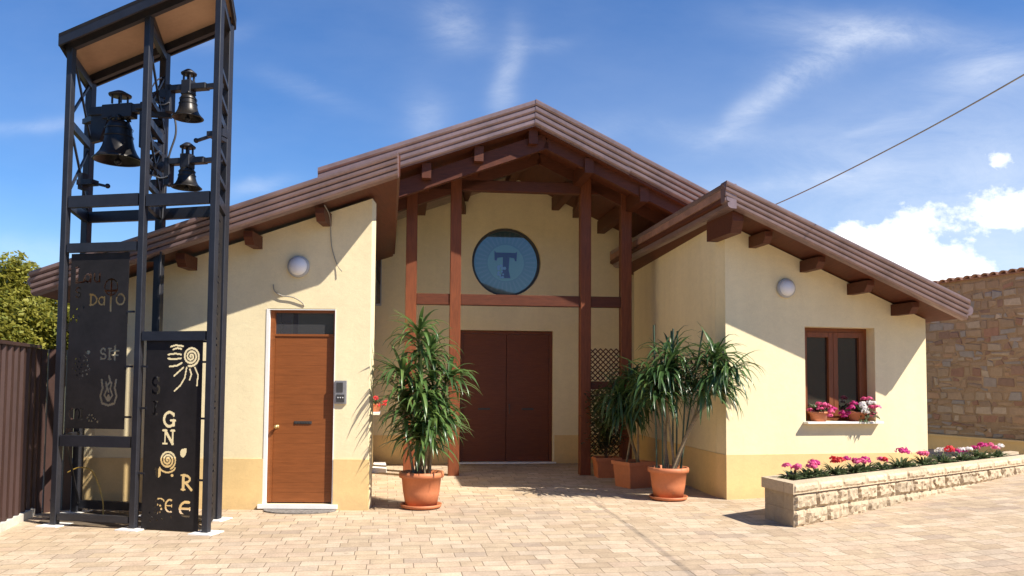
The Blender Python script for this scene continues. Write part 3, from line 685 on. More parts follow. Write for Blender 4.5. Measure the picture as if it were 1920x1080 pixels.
# cut-out plates: drawn on a fine raster, every solid run becomes sheet metal
CELL = .006
class Cut:
    def __init__(s, w, h):
        s.w, s.h = w, h; s.nx, s.ny = int(round(w/CELL)), int(round(h/CELL))
        s.X, s.Y = np.meshgrid((np.arange(s.nx)+.5)*CELL, (np.arange(s.ny)+.5)*CELL); s.a = np.zeros((s.ny, s.nx), bool)
    def line(s, p, q, w):
        (x0, y0), (x1, y1) = p, q; dx, dy = x1-x0, y1-y0; L = dx*dx+dy*dy+1e-12
        t = np.clip(((s.X-x0)*dx+(s.Y-y0)*dy)/L, 0, 1); s.a |= (s.X-x0-t*dx)**2+(s.Y-y0-t*dy)**2 < (w*.56)**2
    def path(s, pts, w):
        for i, (p, q) in enumerate(zip(pts[:-1], pts[1:])): s.line(p, q, w[i] if isinstance(w, list) else w)
    def disc(s, x, y, r, ry=None): s.a |= ((s.X-x)/r)**2+((s.Y-y)/(ry or r))**2 < 1
    def arc(s, x, y, rx, ry, a0, a1, w, n=22): s.path([(x+rx*math.cos(R(a)), y+ry*math.sin(R(a))) for a in np.linspace(a0, a1, n)], w)
    def spiral(s, x, y, r, turns, w, a0=0):
        n = int(turns*22); s.path([(x+r*(i/n)*math.cos(a0+2*math.pi*turns*i/n), y+r*(i/n)*math.sin(a0+2*math.pi*turns*i/n)) for i in range(3, n+1)], w)
    def rect(s, x0, y0, x1, y1): s.a |= (s.X > x0) & (s.X < x1) & (s.Y > y0) & (s.Y < y1)
    def glyph(s, ch, x, y, w, h, t=.024):       # top-left corner x, y; drawn with serifs
        P = lambda a, b: (x+a*w, y+b*h); t = t*1.25; th = t*.6; f = lambda a, b, hw=.16: s.line(P(a-hw, b), P(a+hw, b), th)
        if ch == 'L': s.line(P(.2, 0), P(.2, 1), t); f(.2, 0); s.line(P(.05, 1), P(.95, 1), th); s.line(P(.95, 1), P(.95, .8), th)
        elif ch == 'I': s.line(P(.5, 0), P(.5, 1), t); f(.5, 0, .3); f(.5, 1, .3)
        elif ch == 'N': s.line(P(.18, 0), P(.18, 1), th); s.line(P(.82, 0), P(.82, 1), th); s.line(P(.18, 0), P(.82, 1), t); f(.14, 0); f(.18, 1); f(.82, 0)
        elif ch == 'D': s.line(P(.2, 0), P(.2, 1), t); s.arc(x+.25*w, y+.5*h, .65*w, .5*h, -90, 90, t*.8); s.line(P(.05, 0), P(.3, 0), th); s.line(P(.05, 1), P(.3, 1), th)
        elif ch == 'O': s.arc(x+.5*w, y+.5*h, .42*w, .5*h, 0, 360, t*.8, 34)
        elif ch == 'G': s.arc(x+.5*w, y+.5*h, .44*w, .5*h, -50, -325, t*.85, 30); s.line(P(.86, .58), P(.86, .9), t); s.line(P(.62, .58), P(1, .58), th); s.line(P(.86, .08), P(.86, .26), th)
        elif ch == 'R': s.line(P(.2, 0), P(.2, 1), t); s.arc(x+.28*w, y+.26*h, .5*w, .26*h, -90, 90, t*.8); s.line(P(.4, .52), P(.95, 1), t*.85); f(.2, 1); f(.1, 0, .1)
        elif ch == 'S':
            s.arc(x+.5*w, y+.26*h, .36*w, .26*h, -40, -270, t*.8); s.arc(x+.5*w, y+.74*h, .38*w, .26*h, -90, 140, t*.8); s.line(P(.8, .02), P(.8, .2), th); s.line(P(.16, .8), P(.16, .98), th)
        elif ch == 'E': s.arc(x+.62*w, y+.5*h, .52*w, .5*h, -70, -290, t*.85, 28); s.line(P(.2, .48), P(.85, .48), th); s.line(P(.86, .4), P(.86, .56), th)
        elif ch == 'a': s.arc(x+.45*w, y+.7*h, .35*w, .29*h, 0, 360, t*.7); s.line(P(.8, .4), P(.8, 1), t*.8)
        elif ch == 'u': s.line(P(.2, .4), P(.2, .8), t*.8); s.arc(x+.5*w, y+.78*h, .3*w, .22*h, 180, 0, t*.7); s.line(P(.8, .4), P(.8, 1), t*.8)
        elif ch == 'A': s.line(P(.5, 0), P(.1, 1), th); s.line(P(.5, 0), P(.9, 1), t); s.line(P(.25, .65), P(.75, .65), th)
        elif ch == 'M': s.arc(x+.3*w, y+.5*h, .26*w, .5*h, 90, 330, t*.8); s.arc(x+.75*w, y+.5*h, .22*w, .5*h, -180, 60, t*.8); s.line(P(.52, .1), P(.52, 1), t*.8)
def plate(cut, T, u0, zt, name, th=.005):
    runs = {}; done = []
    for j in range(cut.ny):
        row = cut.a[j]; cur = set(); i = 0
        while i < cut.nx:
            if row[i]: i += 1; continue
            k = i
            while k < cut.nx and not row[k]: k += 1
            cur.add((i, k)); i = k
        for key in list(runs):
            if key not in cur: done.append((*key, runs.pop(key), j))
        for key in cur: runs.setdefault(key, j)
    for key, j in runs.items(): done.append((*key, j, cut.ny))
    m = MB()
    for i, k, j0, j1 in done: m.box(T, u0+i*CELL, u0+k*CELL, -th/2, th/2, zt-j1*CELL, zt-j0*CELL)
    return m.build(name, 'plate', tower)
c = Cut(.732, 1.938)
c.glyph('L', .055, .16, .12, .16); c.glyph('a', .17, .17, .10, .15, .02); c.glyph('u', .28, .17, .11, .15, .02)
c.glyph('D', .24, .46, .11, .115, .018); c.glyph('a', .355, .43, .10, .145, .018); c.glyph('O', .575, .46, .12, .115, .018)
c.line((.515, .30), (.515, .64), .024); c.line((.44, .42), (.59, .42), .02); c.arc(.515, .38, .08, .09, 0, 360, .014, 28); c.line((.49, .30), (.54, .30), .016)
c.glyph('S', .06, .38, .08, .11, .016); c.disc(.10, .62, .02, .012); c.disc(.17, .60, .016, .02)
for x, y in ((.02, .74), (.05, .70), (.09, .745), (.12, .71)): c.disc(x, y, .012, .022)
c.glyph('S', .40, 1.06, .085, .115, .018); c.glyph('I', .49, 1.06, .065, .115, .018); c.line((.59, 1.03), (.59, 1.18), .02); c.line((.545, 1.085), (.635, 1.085), .016); c.line((.55, 1.13), (.63, 1.13), .016)
# flame
for a in (-1, 1):
    c.path([(.525+a*.0, 1.68), (.525+a*.075, 1.66), (.525+a*.10, 1.58), (.525+a*.075, 1.49), (.525+a*.09, 1.40)], .022)
    c.path([(.525+a*.01, 1.63), (.525+a*.05, 1.57), (.525+a*.02, 1.50), (.525+a*.035, 1.43)], .018)
c.path([(.525, 1.36), (.545, 1.42), (.50, 1.47), (.525, 1.53)], .02); c.disc(.525, 1.60, .022, .04)
# grapes and leaf
for i in range(22):
    a, r = i*2.4, .024*math.sqrt(i); c.disc(.17+r*math.cos(a), 1.27+1.15*r*math.sin(a), .012)
c.disc(.25, 1.10, .03, .022); c.line((.20, 1.13), (.24, 1.16), .01)
c.glyph('M', .04, 1.725, .13, .11, .016); c.glyph('I', .17, 1.725, .06, .11, .016)
for i in range(6): c.disc(.31+.035*math.cos(i*1.05), 1.82+.035*math.sin(i*1.05), .011)
c.disc(.40, 1.86, .014); c.disc(.37, 1.835, .01)
PLt = frame((-4.06, 8.705), -11.5)
plate(c, PLt, -.885, 3.005, 'lettered_plate')
c = Cut(.69, 2.04)
c.spiral(.55, .19, .105, 3.1, .021, 1.2)
for pts in ([(.43, .11), (.38, .10), (.33, .115)], [(.43, .17), (.36, .16), (.27, .17)], [(.43, .21), (.36, .22), (.27, .215)], [(.44, .26), (.38, .29), (.29, .30)],
            [(.46, .31), (.41, .35), (.35, .40)], [(.50, .31), (.48, .42), (.43, .50), (.36, .56)], [(.54, .33), (.56, .38), (.54, .44)], [(.60, .31), (.64, .39), (.63, .50)], [(.45, .08), (.36, .07), (.30, .085)]): c.path(pts, .017)
c.glyph('S', .07, .42, .12, .17, .024); c.glyph('I', .09, .68, .08, .13, .022)
c.glyph('G', .235, .79, .145, .15, .026); c.glyph('N', .235, .985, .145, .14, .024)
c.spiral(.30, 1.30, .10, 3.1, .02, .5); c.arc(.30, 1.36, .10, .07, 20, 160, .018)
c.disc(.485, 1.22, .036, .045); c.rect(.49, 1.17, .53, 1.22)
c.glyph('R', .47, 1.455, .135, .15, .024); c.glyph('E', .45, 1.735, .155, .15, .024)
c.disc(.19, 1.44, .035, .05); c.disc(.16, 1.40, .02, .013); c.disc(.36, 1.46, .02, .016)
c.glyph('E', .28, 1.72, .10, .13, .018); c.arc(.22, 1.74, .05, .03, 180, 360, .014)
for i in range(7): c.disc(.20+.04*math.cos(i*.9), 1.82+.045*math.sin(i*.9), .013)
for x, y in ((.10, 1.87), (.13, 1.92), (.19, 1.94), (.25, 1.93), (.36, 1.90), (.16, 1.86), (.11, 1.95)): c.disc(x, y, .012)
PRt = frame((-4.06, 8.705), -13.2)
plate(c, PRt, .095, 2.05, 'lettered_plate')
# side plate with a column of slots, between the right-hand posts
d = (RR-FR); ang = math.degrees(math.atan2(d.y, d.x)); ST = frame((FR.x, FR.y), ang)
c = Cut(.62, 3.45)
for i in range(24):
    y = .10+i*.14; x = .31; k = i % 5
    if k == 0: c.path([(x-.06, y), (x+.06, y), (x+.06, y+.07)], .02)
    elif k == 1: c.line((x, y-.02), (x, y+.08), .024)
    elif k == 2: c.arc(x, y+.03, .06, .05, 30, 330, .02)
    elif k == 3: c.path([(x-.06, y+.07), (x, y-.02), (x+.06, y+.07)], .02)
    else: c.path([(x-.05, y), (x-.05, y+.07), (x+.05, y+.07), (x+.05, y)], .02)
plate(c, ST, .13, 3.5, 'side_plate')
# spacer bolts between plates and posts
for T, u, zs in ((PLt, -.12, (1.2, 1.75, 2.35)), (PRt, .07, (.6, 1.3, 1.75)), (PRt, .81, (.55, 1.2, 1.8))):
    for z in zs:
        m = MB(); m.bar(T(u-.04, 0, z), T(u+.05, 0, z), .016, .022); m.build('bolt', 'iron', tower)

# bells
def make_bell(p, dia, h, label, kind):
    t = thing('bell', label, 'bell', (p.x, p.y, p.z), 'bells in the tower'); r = dia/2
    prof = [(.0, 1.0), (.30, 1.0), (.42, .96), (.50, .86), (.53, .70), (.57, .52), (.64, .34), (.74, .20), (.88, .09), (1.0, .02), (1.0, 0), (.93, -.0), (.80, .10), (.62, .25), (.50, .5), (.44, .85), (.0, .90)]
    m = MB(); m.lathe(p, [(a*r, b*h) for a, b in prof], 40)
    for z in (.60, .80): m.lathe(p, [(.56*r+(.02 if z < .7 else -.01)*r, z*h-.006), (.575*r+(.02 if z < .7 else -.01)*r, z*h), (.56*r+(.02 if z < .7 else -.01)*r, z*h+.006)], 40)
    m.build('bell_body', 'bronze', t)
    m = MB(); m.tube([p+Vector((0, 0, .85*h)), p+Vector((0, 0, .1*h)), p+Vector((0, 0, -.05*h))], [.012, .014, .02], 8); m.ball(p+Vector((0, 0, -.02*h)), .11*r+.01, 12); m.build('clapper', 'iron', t)
    m = MB()
    for a in range(4):
        an = a*math.pi/2+.4; q = Vector((math.cos(an), math.sin(an), 0))*.3*r
        m.tube(bez([p+q+Vector((0, 0, h*.98)), p+q*1.3+Vector((0, 0, h*1.05)), p+Vector((0, 0, h*1.15))], 4), .05*r+.008, 6)
    m.tube([p+Vector((0, 0, h)), p+Vector((0, 0, h*1.17))], .2*r, 10)
    m.build('crown', 'bronze', t)
    z = p.z+h*1.17; half = dia*.70
    F = frame((p.x, p.y), -12.4)
    m = MB(); m.box(F, -half, half, -.05, .05, z, z+.07+.03*kind); m.box(F, -.14*kind-.06, .14*kind+.06, -.06, .06, z-.05, z+.115)
    m.build('headstock', 'iron', t, .006)
    m = MB(); zz = z+.12
    for a in range(4):
        q = F(.055*math.cos(a*1.571+.785)*(1+.5*kind), .055*math.sin(a*1.571+.785)*(1+.5*kind), zz); m.tube([q, q+Vector((0, 0, .08+.03*kind))], .012, 6)
    cc = F(0, 0, zz+.08+.03*kind); e = 1+.45*kind
    m.lathe(cc, [(0, .0), (.085*e, -.010), (.088*e, .005), (.05*e, .035), (.03*e, .05), (0, .055)], 20)
    m.build('finial', 'iron', t)
    return t, F, z
t, F, z = make_bell(Vector((-4.63, 9.25, 4.165)), .55, .47, 'largest bell, hanging alone in the left bay of the tower', 1)
m = MB(); m.prism([F(-.36, .03, z+.08), F(-.36, .03, z-.32), F(-.24, .03, z-.30), F(-.12, .03, z+.0), F(-.12, .03, z+.08)], F(0, -.06, 0)-F(0, 0, 0)); m.build('counterweight', 'iron', t)
m = MB(); m.box(F, .30, .40, -.05, .05, z-.42, z+.12); m.box(F, .26, .44, -.08, .08, z+.02, z+.09); m.build('motor_housing', 'iron', t, .01)
m = MB(); m.bar(F(-.56, -.1, z-.02), F(-.34, .0, z-.02), .06, .06); m.build('bearing', 'iron', t); m = MB(); m.bar(F(.40, .0, z-.02), F(.62, -.1, z-.02), .06, .06); m.build('bearing', 'iron', t)
for p, d, h, lab in ((Vector((-3.745, 9.05, 4.61)), .35, .275, 'small bell, the upper one in the right bay of the tower'), (Vector((-3.735, 9.05, 3.80)), .335, .235, 'small bell, the lower one in the right bay of the tower')):
    t, F, z = make_bell(p, d, h, lab, 0)
    m = MB(); m.bar(F(.2, 0, z+.03), F(.44, .02, z+.03), .06, .05); m.build('bearing', 'iron', t); m = MB(); m.bar(F(-.20, 0, z+.03), F(-.50, -.05, z+.0), .06, .05); m.build('bearing', 'iron', t)
    m = MB(); m.box(F, -.27, -.20, -.05, .05, z-.24, z+.08); m.lathe(F(-.30, -.05, z-.02), [(0, 0), (.06, 0), (.06, .1), (0, .1)], 14, F(0, 1, 0)-F(0, 0, 0), False); m.build('motor_housing', 'iron', t, .006)
    m = MB(); pts = [F(-.28+.0, .06, z)+Vector((0, 0, .16*math.sin(a)))+(F(1, 0, 0)-F(0, 0, 0))*.16*math.cos(a) for a in np.linspace(1.8, 5.2, 16)]; m.tube(pts, .008, 6); m.build('wheel_rim', 'steel', t)
# hammers and junction boxes on the posts
for (x, y, z, sgn) in ((-4.95, 9.2, 3.86, 1), (-3.36, 8.95, 4.36, -1)):
    m = MB(); F = frame((x, y), -12.4); m.box(F, -.10, .10, -.06, .06, z, z+.06); m.box(F, -.06*sgn-.03, -.06*sgn+.03, -.05, .05, z-.05, z+.14); m.bar(F(.05*sgn, 0, z+.03), F(.25*sgn, 0, z-.02), .03, .03); m.ball(F(.27*sgn, 0, z-.02), .03, 10); m.build('hammer', 'iron', tower)
m = MB()
for i in range(9):
    F = frame((RM.x, RM.y), -12.4); z = 3.75+i*.15; w = rnd.uniform(.05, .12); m.box(F, -w, w*.8, .06, .06+rnd.uniform(.05, .14), z, z+rnd.uniform(.06, .12))
m.build('junction_box', 'iron', tower)
m = MB(); m.tube(bez([RM+Vector((.1, -.06, 5.0)), RM+Vector((.2, -.1, 4.6)), RM+Vector((.12, -.12, 4.2)), RM+Vector((.06, -.09, 3.4)), RM+Vector((.05, -.08, .4))]), .012, 6); m.build('power_lead', 'cable', tower)

# things under the tower
m = MB(); m.prism([(-5.3, 9.0, .001), (-3.6, 8.75, .001), (-3.45, 9.55, .001), (-5.4, 10.0, .001)], (0, 0, .006)); struct(m.build('dark_patch', 'darkcut'))  # thin dark-toned sheet laid over the paving below the tower
m = MB(); m.tube(bez([(-5.0, 9.55, .55), (-4.92, 9.5, .50), (-4.82, 9.45, .34), (-4.76, 9.42, .18), (-4.74, 9.40, .03)]), .007, 8)
m.tube(bez([(-5.28, 9.6, .50), (-5.14, 9.58, .56), (-5.0, 9.55, .55)]), .007, 8)
tag(m.build('hose', 'hose'), 'thin yellow hose arching to the ground under the bell tower', 'hose')

# ------------------------------------------------------------------ fence on the left
fence = thing('fence', 'dark brown corrugated sheet fence on a low concrete kerb at the left edge', 'fence', (-5.5, 8.6, 0))
fa, fb = Vector((-4.55, 5.2, 0)), Vector((-5.66, 9.55, 0)); fd = (fb-fa); ang = math.degrees(math.atan2(fd.y, fd.x)); FT = frame((fa.x, fa.y), ang); Lf = fd.length
m = MB(); pr = []
u = 0; step = .19
while u < Lf:
    pr += [(u, 0), (u+.10, 0), (u+.115, .03), (u+.155, .03), (u+.17, 0)]; u += step
pf = [FT(a, -.0+n, 0) for a, n in pr]; n = len(pf)
zb, zt = .09, 1.97
m.add([p+Vector((0, 0, zb)) for p in pf]+[p+Vector((0, 0, zt)) for p in pf], [(i, i+1, n+i+1, n+i) for i in range(n-1)])
pb = [FT(a, n_-.006, 0) for a, n_ in pr]
m.add([p+Vector((0, 0, zb)) for p in pb]+[p+Vector((0, 0, zt)) for p in pb], [(i+1, i, n+i, n+i+1) for i in range(n-1)])
m.build('sheet_panel', 'fence', fence)
m = MB(); m.box(FT, 0, Lf, -.04, .045, 1.972, 2.01); m.build('top_rail', 'fence', fence)
m = MB(); m.box(FT, -.1, Lf-.05, -.09, .05, -.05, .085); m.build('kerb', 'concrete', fence)
for u in (.05, 2.2, Lf-.03):
    m = MB(); m.box(FT, u-.035, u+.035, -.08, -.012, .085, 1.97); m.build('post', 'iron', fence)
fr = thing('fence', 'short dark corrugated fence panel closing the gap behind the bell tower', 'fence', (-5.6, 9.9, 0))
a2, b2 = Vector((-5.69, 9.62, 0)), Vector((-5.43, 10.06, 0)); F2 = frame((a2.x, a2.y), 60)
m = MB()
for i in range(4): m.box(F2, i*.115, i*.115+.10, -.01, .01+.012*(i % 2), .0, 1.97)
m.build('sheet_panel', 'fence', fr)

# ------------------------------------------------------------------ stone wall on the right
sw = thing('stone_wall', 'tall rubble stone wall with terracotta coping along the right edge', 'wall', (9.3, 15.5, .3))
sa, sb = Vector((7.6, 20.5, 0)), Vector((9.95, 13.9, 0)); dd_ = sb-sa; ang = math.degrees(math.atan2(dd_.y, dd_.x)); S = frame((sa.x, sa.y), ang); Ls = dd_.length
m = MB(); m.box(S, 0, Ls, -.45, .002, -.2, 3.74); m.build('mortar_core', 'mortar', sw)
pal = [(.40, .26, .14), (.36, .22, .115), (.46, .33, .20), (.31, .20, .115), (.42, .27, .15), (.50, .37, .24), (.27, .145, .09), (.30, .26, .215), (.36, .29, .23), (.44, .25, .125), (.33, .15, .085)]
m = MB(); z = .0
def stone(u0, u1, z0, z1):
    c = rnd.choice(pal); k = rnd.uniform(.85, 1.12); c = tuple((.74*x*k+.26*y)*q for x, y, q in zip(c, (.37, .28, .19), (.98, 1.03, 1.12))); o = rnd.uniform(.004, .026); j = lambda: rnd.uniform(-.028, .028); i = .02
    a = [(u0+j(), z0+j()), (u1+j(), z0+j()), (u1+j(), z1+j()), (u0+j(), z1+j())]
    cu_, cz_ = (u0+u1)/2, (z0+z1)/2
    inn = [(p+i*(1 if p < cu_ else -1)+j()*.6, q+i*(1 if q < cz_ else -1)+j()*.6) for p, q in a]
    vs = [S(p, -.02, q) for p, q in a]+[S(p, o, q) for p, q in inn]
    m.add(vs, [(4, 5, 6, 7)]+[(q, (q+1) % 4, 4+(q+1) % 4, 4+q) for q in range(4)], col=c)
while z < 3.66:
    h = min(rnd.choice((.08, .11, .14, .17, .21)), 3.72-z); u = rnd.uniform(-.2, 0)
    while u < Ls:
        w = rnd.uniform(.10, .40)
        if u+w > Ls-.1: w = max(.1, Ls-u)
        if h > .18 and rnd.random() < .3:
            k = rnd.uniform(.4, .6); stone(max(0, u)+.006, u+w-.006, z+.006, z+h*k-.005); stone(max(0, u)+.006, u+w-.006, z+h*k+.005, z+h-.006)
        else: stone(max(0, u)+.006, u+w-.006, z+.006, z+h-.006)
        u += w
    z += h
m.build('stonework', 'stone', sw)
m = MB(); u = 0
while u < Ls:
    k = 8; r = .085*rnd.uniform(.92, 1.06); zz = 3.75+rnd.uniform(-.012, .012)
    ring = lambda n_, rr_: [S(u+.09+rr_*math.cos(t), n_, zz+rr_*.8*math.sin(t)) for t in np.linspace(0, math.pi, k)]
    o = rnd.uniform(.07, .11); A_, B_, C_, D_ = ring(o, r), ring(-.5, r*.9), ring(o, r-.016), ring(-.5, r-.03)
    vs = A_+B_+C_+D_; fs = [(i, i+1, k+i+1, k+i) for i in range(k-1)]+[(2*k+i+1, 2*k+i, 3*k+i, 3*k+i+1) for i in range(k-1)]+[(i, 2*k+i, 2*k+i+1, i+1) for i in range(k-1)]
    m.add(vs, fs, True); u += .195
m.box(S, 0, Ls, -.48, .05, 3.735, 3.755)
m.build('coping_tiles', 'tile', sw)
lw = thing('low_wall', 'low ochre plastered wall running along the foot of the stone wall', 'wall', (9.2, 15.4, .3))
m = MB(); m.box(S, 0, Ls, .04, .20, -.1, .56); m.build('wall_face', 'ochre', lw)
m = MB(); m.box(S, 0, Ls, .032, .225, .561, .60); m.build('coping', 'ochre', lw)

# ------------------------------------------------------------------ block planter
pl = thing('planter', 'long pale split-face block planter in front of the right wing', 'planter', (3.18, 9.06, 0))
pa, pb_ = Vector((3.18, 9.06, 0)), Vector((8.09, 12.7, 0)); pdv = pb_-pa; pang = math.degrees(math.atan2(pdv.y, pdv.x)); _pd = pdv.normalized()
PP = lambda u, n, z: Vector((pa.x+_pd.x*u+.215*n, pa.y+_pd.y*u-.977*n, z))
Lp = pdv.length+.75
W = .62
m = MB(); rn = random.Random(3)
def rough_face(T, u0, u1, z0, z1, n0, amp, col):
    nu, nz = max(3, int((u1-u0)/.035)), max(3, int((z1-z0)/.035)); vs = []
    for j in range(nz+1):
        for i in range(nu+1):
            e = (i in (0, nu)) or (j in (0, nz)); uu, zz = u0+(u1-u0)*i/nu, z0+(z1-z0)*j/nz
            d = -.008 if e else rn.uniform(-.1, 1)*amp+.012
            if not e: uu += rn.uniform(-.010, .010); zz += rn.uniform(-.010, .010)
            vs.append(T(uu, n0+d, zz))
    fs = [(j*(nu+1)+i, j*(nu+1)+i+1, (j+1)*(nu+1)+i+1, (j+1)*(nu+1)+i) for j in range(nz) for i in range(nu)]
    m.add(vs, fs, False, col)
def bcol():
    k = rn.uniform(.84, 1.1); return tuple(x*k for x in (.49, .39, .265))
ztops = [.375, .19, .0, -.2]
row = 0
for zt, zb in ((.375, .19), (.188, .0), (-.002, -.2)):
    u = -.0+(.0 if row % 2 == 0 else -.22)
    while u < Lp:
        a, b = max(0, u), min(Lp, u+.44); ug = gz(PP((a+b)/2, 0, 0).x)
        if b-a > .05 and zt > ug-.02: rough_face(PP, a+.004, b-.004, zb+.004, zt-.003, .0, .034, bcol())
        u += .44
    row += 1
# smooth end face, back and core
core = (.36, .29, .2)
m.box(PP, .004, Lp, -W+.01, -.010, -.3, .374, col=core)
_e = Vector((.215, -.977, 0)); _q = PP(0, -W, 0)
ET = lambda u, n, z: Vector((_q.x+_e.x*u-.977*n, _q.y+_e.y*u-.215*n, z))
for zt, zb, o in ((.375, .19, 0), (.188, .0, .2)):
    for a, b in ((0.0, .41-o), (.414-o, W-.004)): m.box(ET, a, b, .0, .006, zb+.001, zt-.001, col=bcol())
m.build('block_wall', 'block', pl)
m = MB(); u = -.05
while u < Lp:
    b = min(u+.5, Lp+.0); c = tuple(x*1.18 for x in bcol())
    m.box(PP, u+.002, b-.002, -.16, .035, .378, .498, col=c); m.box(PP, u+.002, b-.002, -W-.03, -W+.14, .378, .498, col=c)
    rough_face(PP, u+.004, b-.004, .382, .494, .036, .014, c); u += .5
m.box(PP, -.05, .13, -W+.142, -.162, .378, .498, col=tuple(x*1.1 for x in bcol()))
m.build('coping', 'block', pl)
m = MB(); m.box(PP, .132, Lp-.01, -W+.142, -.162, .3, .455); m.build('soil', 'soil', pl)

# ------------------------------------------------------------------ leaves and plants
def strap_leaf(mb, p, az, el, length, width, droop, segs=5, fold=.25):
    d = Vector((math.cos(az)*math.cos(el), math.sin(az)*math.cos(el), math.sin(el))); p = Vector(p); vs = []; st = length/segs
    for i in range(segs+1):
        t = i/segs; w = width*(.45+1.1*t if t < .35 else 1-((t-.35)/.65)**1.6)*.5; w = max(w, .001)
        side = d.cross(Vector((0, 0, 1)))
        side = side.normalized() if side.length > .05 else Vector((-math.sin(az), math.cos(az), 0))
        up = side.cross(d).normalized()
        vs += [p-side*w+up*w*fold*2, p, p+side*w+up*w*fold*2]
        p = p+d*st; d = (d+Vector((0, 0, -droop/segs*(.5+1.2*t)))).normalized()
    mb.add(vs, [(3*i+j, 3*i+j+1, 3*i+j+4, 3*i+j+3) for i in range(segs) for j in (0, 1)], True)
def round_pot(t, p, r0, r1, h, saucer=True):
    m = MB(); m.lathe(p, [(0, .035), (r0, .035), (r0+(r1-r0)*.5, h*.45), (r1-.012, h-.07), (r1+.018, h-.068), (r1+.024, h-.035), (r1+.018, h), (r1-.015, h), (r1-.022, h-.05), (0, h-.05)], 40)
    o = m.build('pot', 'terracotta', t)
    if saucer:
        m = MB(); m.lathe(p, [(0, .004), (r0+.02, .004), (r0+.055, .02), (r0+.065, .055), (r0+.05, .055), (r0+.035, .03), (0, .03)], 40); m.build('saucer', 'terracotta', o)
    m = MB(); m.lathe(p, [(0, h-.04), (r1-.024, h-.045)], 24); m.build('soil', 'soil', t)
def cane_plant(t, base, canes, rng, mat, nl, ll, lw, droop, leafy=.55):
    st, fo = MB(), MB()
    for top, k in canes:
        b = base+Vector((rng.uniform(-.11, .11), rng.uniform(-.09, .09), 0)); top = Vector(top)
        mid = (b+top)/2+Vector((rng.uniform(-.05, .05), rng.uniform(-.05, .05), .08)); pts = bez([b, mid, top], 8)
        st.tube(pts, [.019-.007*i/len(pts) for i in range(len(pts))], 7)
        n = int(nl*k)
        for i in range(n):
            f = 1-leafy*(rng.random()**1.5); x = f*(len(pts)-1); i0 = min(int(x), len(pts)-2); p = pts[i0].lerp(pts[i0+1], x-i0)
            el = rng.uniform(-.25, .85)+(.75*max(0, f-.9)/.1)*rng.random()
            strap_leaf(fo, p, rng.uniform(0, 6.283), el, ll*rng.uniform(.65, 1.15), lw*rng.uniform(.75, 1.2), droop*rng.choice((.35, .8, 1., 1.2, 1.5))*rng.uniform(.8, 1.2), 6)
    st.build('stem', 'cane', t); fo.build('foliage', mat, t)
rg = random.Random(21)
p = Vector((-1.145, 10.31, 0)); t = thing('potted_plant', 'tall bushy strap-leaved plant in a round terracotta pot at the left porch posts', 'potted plant', p, 'potted plants at the porch')
round_pot(t, p, .20, .265, .46)
cane_plant(t, p+Vector((0, 0, .40)), [((-1.20, 10.3, 2.28), 1.1), ((-1.05, 10.35, 2.02), 1.1), ((-1.40, 10.22, 1.72), 1.0), ((-.80, 10.25, 1.66), 1.0), ((-1.15, 10.12, 1.45), .9), ((-1.32, 10.4, 1.2), .8), ((-.92, 10.15, 1.08), .95), ((-1.12, 10.2, .98), .7)], rg, 'strap', 88, .54, .056, 2.1, .55)
p = Vector((2.185, 11.2, 0)); t = thing('potted_plant', 'leaning plant with drooping leaves and green stakes in a round pot by the right wing', 'potted plant', p, 'potted plants at the porch')
round_pot(t, p, .20, .262, .45)
cane_plant(t, p+Vector((0, 0, .39)), [((2.12, 11.1, 1.80), 1.0), ((2.24, 11.2, 1.98), .8), ((1.93, 11.1, 1.66), .9), ((2.80, 11.0, 1.97), 1.1), ((2.98, 10.95, 1.78), 1.1)], rg, 'strapdark', 110, .62, .047, 2.7, .36)
m = MB(); m.tube(bez([p+Vector((.05, -.05, .42)), p+Vector((.28, -.12, 1.0)), p+Vector((.5, -.2, 1.35))]), .026, 8); m.build('dead_leaf_stalk', 'cane', t)
m = MB()
for x, y, zt in ((1.98, 11.15, 2.42), (2.27, 11.25, 2.38), (2.34, 11.3, 2.35), (2.08, 11.1, 2.0), (2.45, 11.2, 1.9), (2.71, 11.35, 2.36)):
    q = p+Vector((max(-.18, min(.18, (x-p.x)*.8)), (y-p.y)*.5, .4)); m.tube([q, (x, y, zt)], .012, 6)
m.build('stake', 'stake', t)
def square_pot(t, p, w, h, phi):
    F = frame((p.x, p.y), phi); m = MB()
    vs = []
    for (hw, z) in ((w*.42, .0), (w*.48, h-.06), (w*.53, h-.058), (w*.53, h), (w*.48, h), (w*.46, h-.05)): vs += [F(a*hw, b*hw, z) for a, b in ((-1, -1), (1, -1), (1, 1), (-1, 1))]
    fs = [(3, 2, 1, 0), (20, 21, 22, 23)]+[(4*i+j, 4*i+(j+1) % 4, 4*i+4+(j+1) % 4, 4*i+4+j) for i in range(5) for j in range(4)]
    m.add(vs, fs); m.build('pot', 'terracotta', t)
    m = MB(); m.box(F, -w*.455, w*.455, -w*.455, w*.455, h-.049, h-.04); m.build('soil', 'soil', t)
p = Vector((1.90, 12.55, 0)); t = thing('potted_plant', 'dark drooping plant in a square terracotta pot behind the round pot by the right wing', 'potted plant', p, 'potted plants at the porch')
square_pot(t, p, .46, .40, 28)
cane_plant(t, p+Vector((0, 0, .36)), [((1.85, 12.5, 1.65), 1.2), ((1.65, 12.4, 1.4), 1.1), ((2.1, 12.45, 1.5), 1.1), ((1.78, 12.45, 1.15), .9)], rg, 'strapdark', 85, .60, .044, 3.2, .35)
p = Vector((1.64, 13.86, 0)); t = thing('potted_plant', 'small leafy shrub in a square pot in front of the porch trellis', 'potted plant', p, 'potted plants at the porch')
square_pot(t, p, .42, .34, 6)
st, fo = MB(), MB()
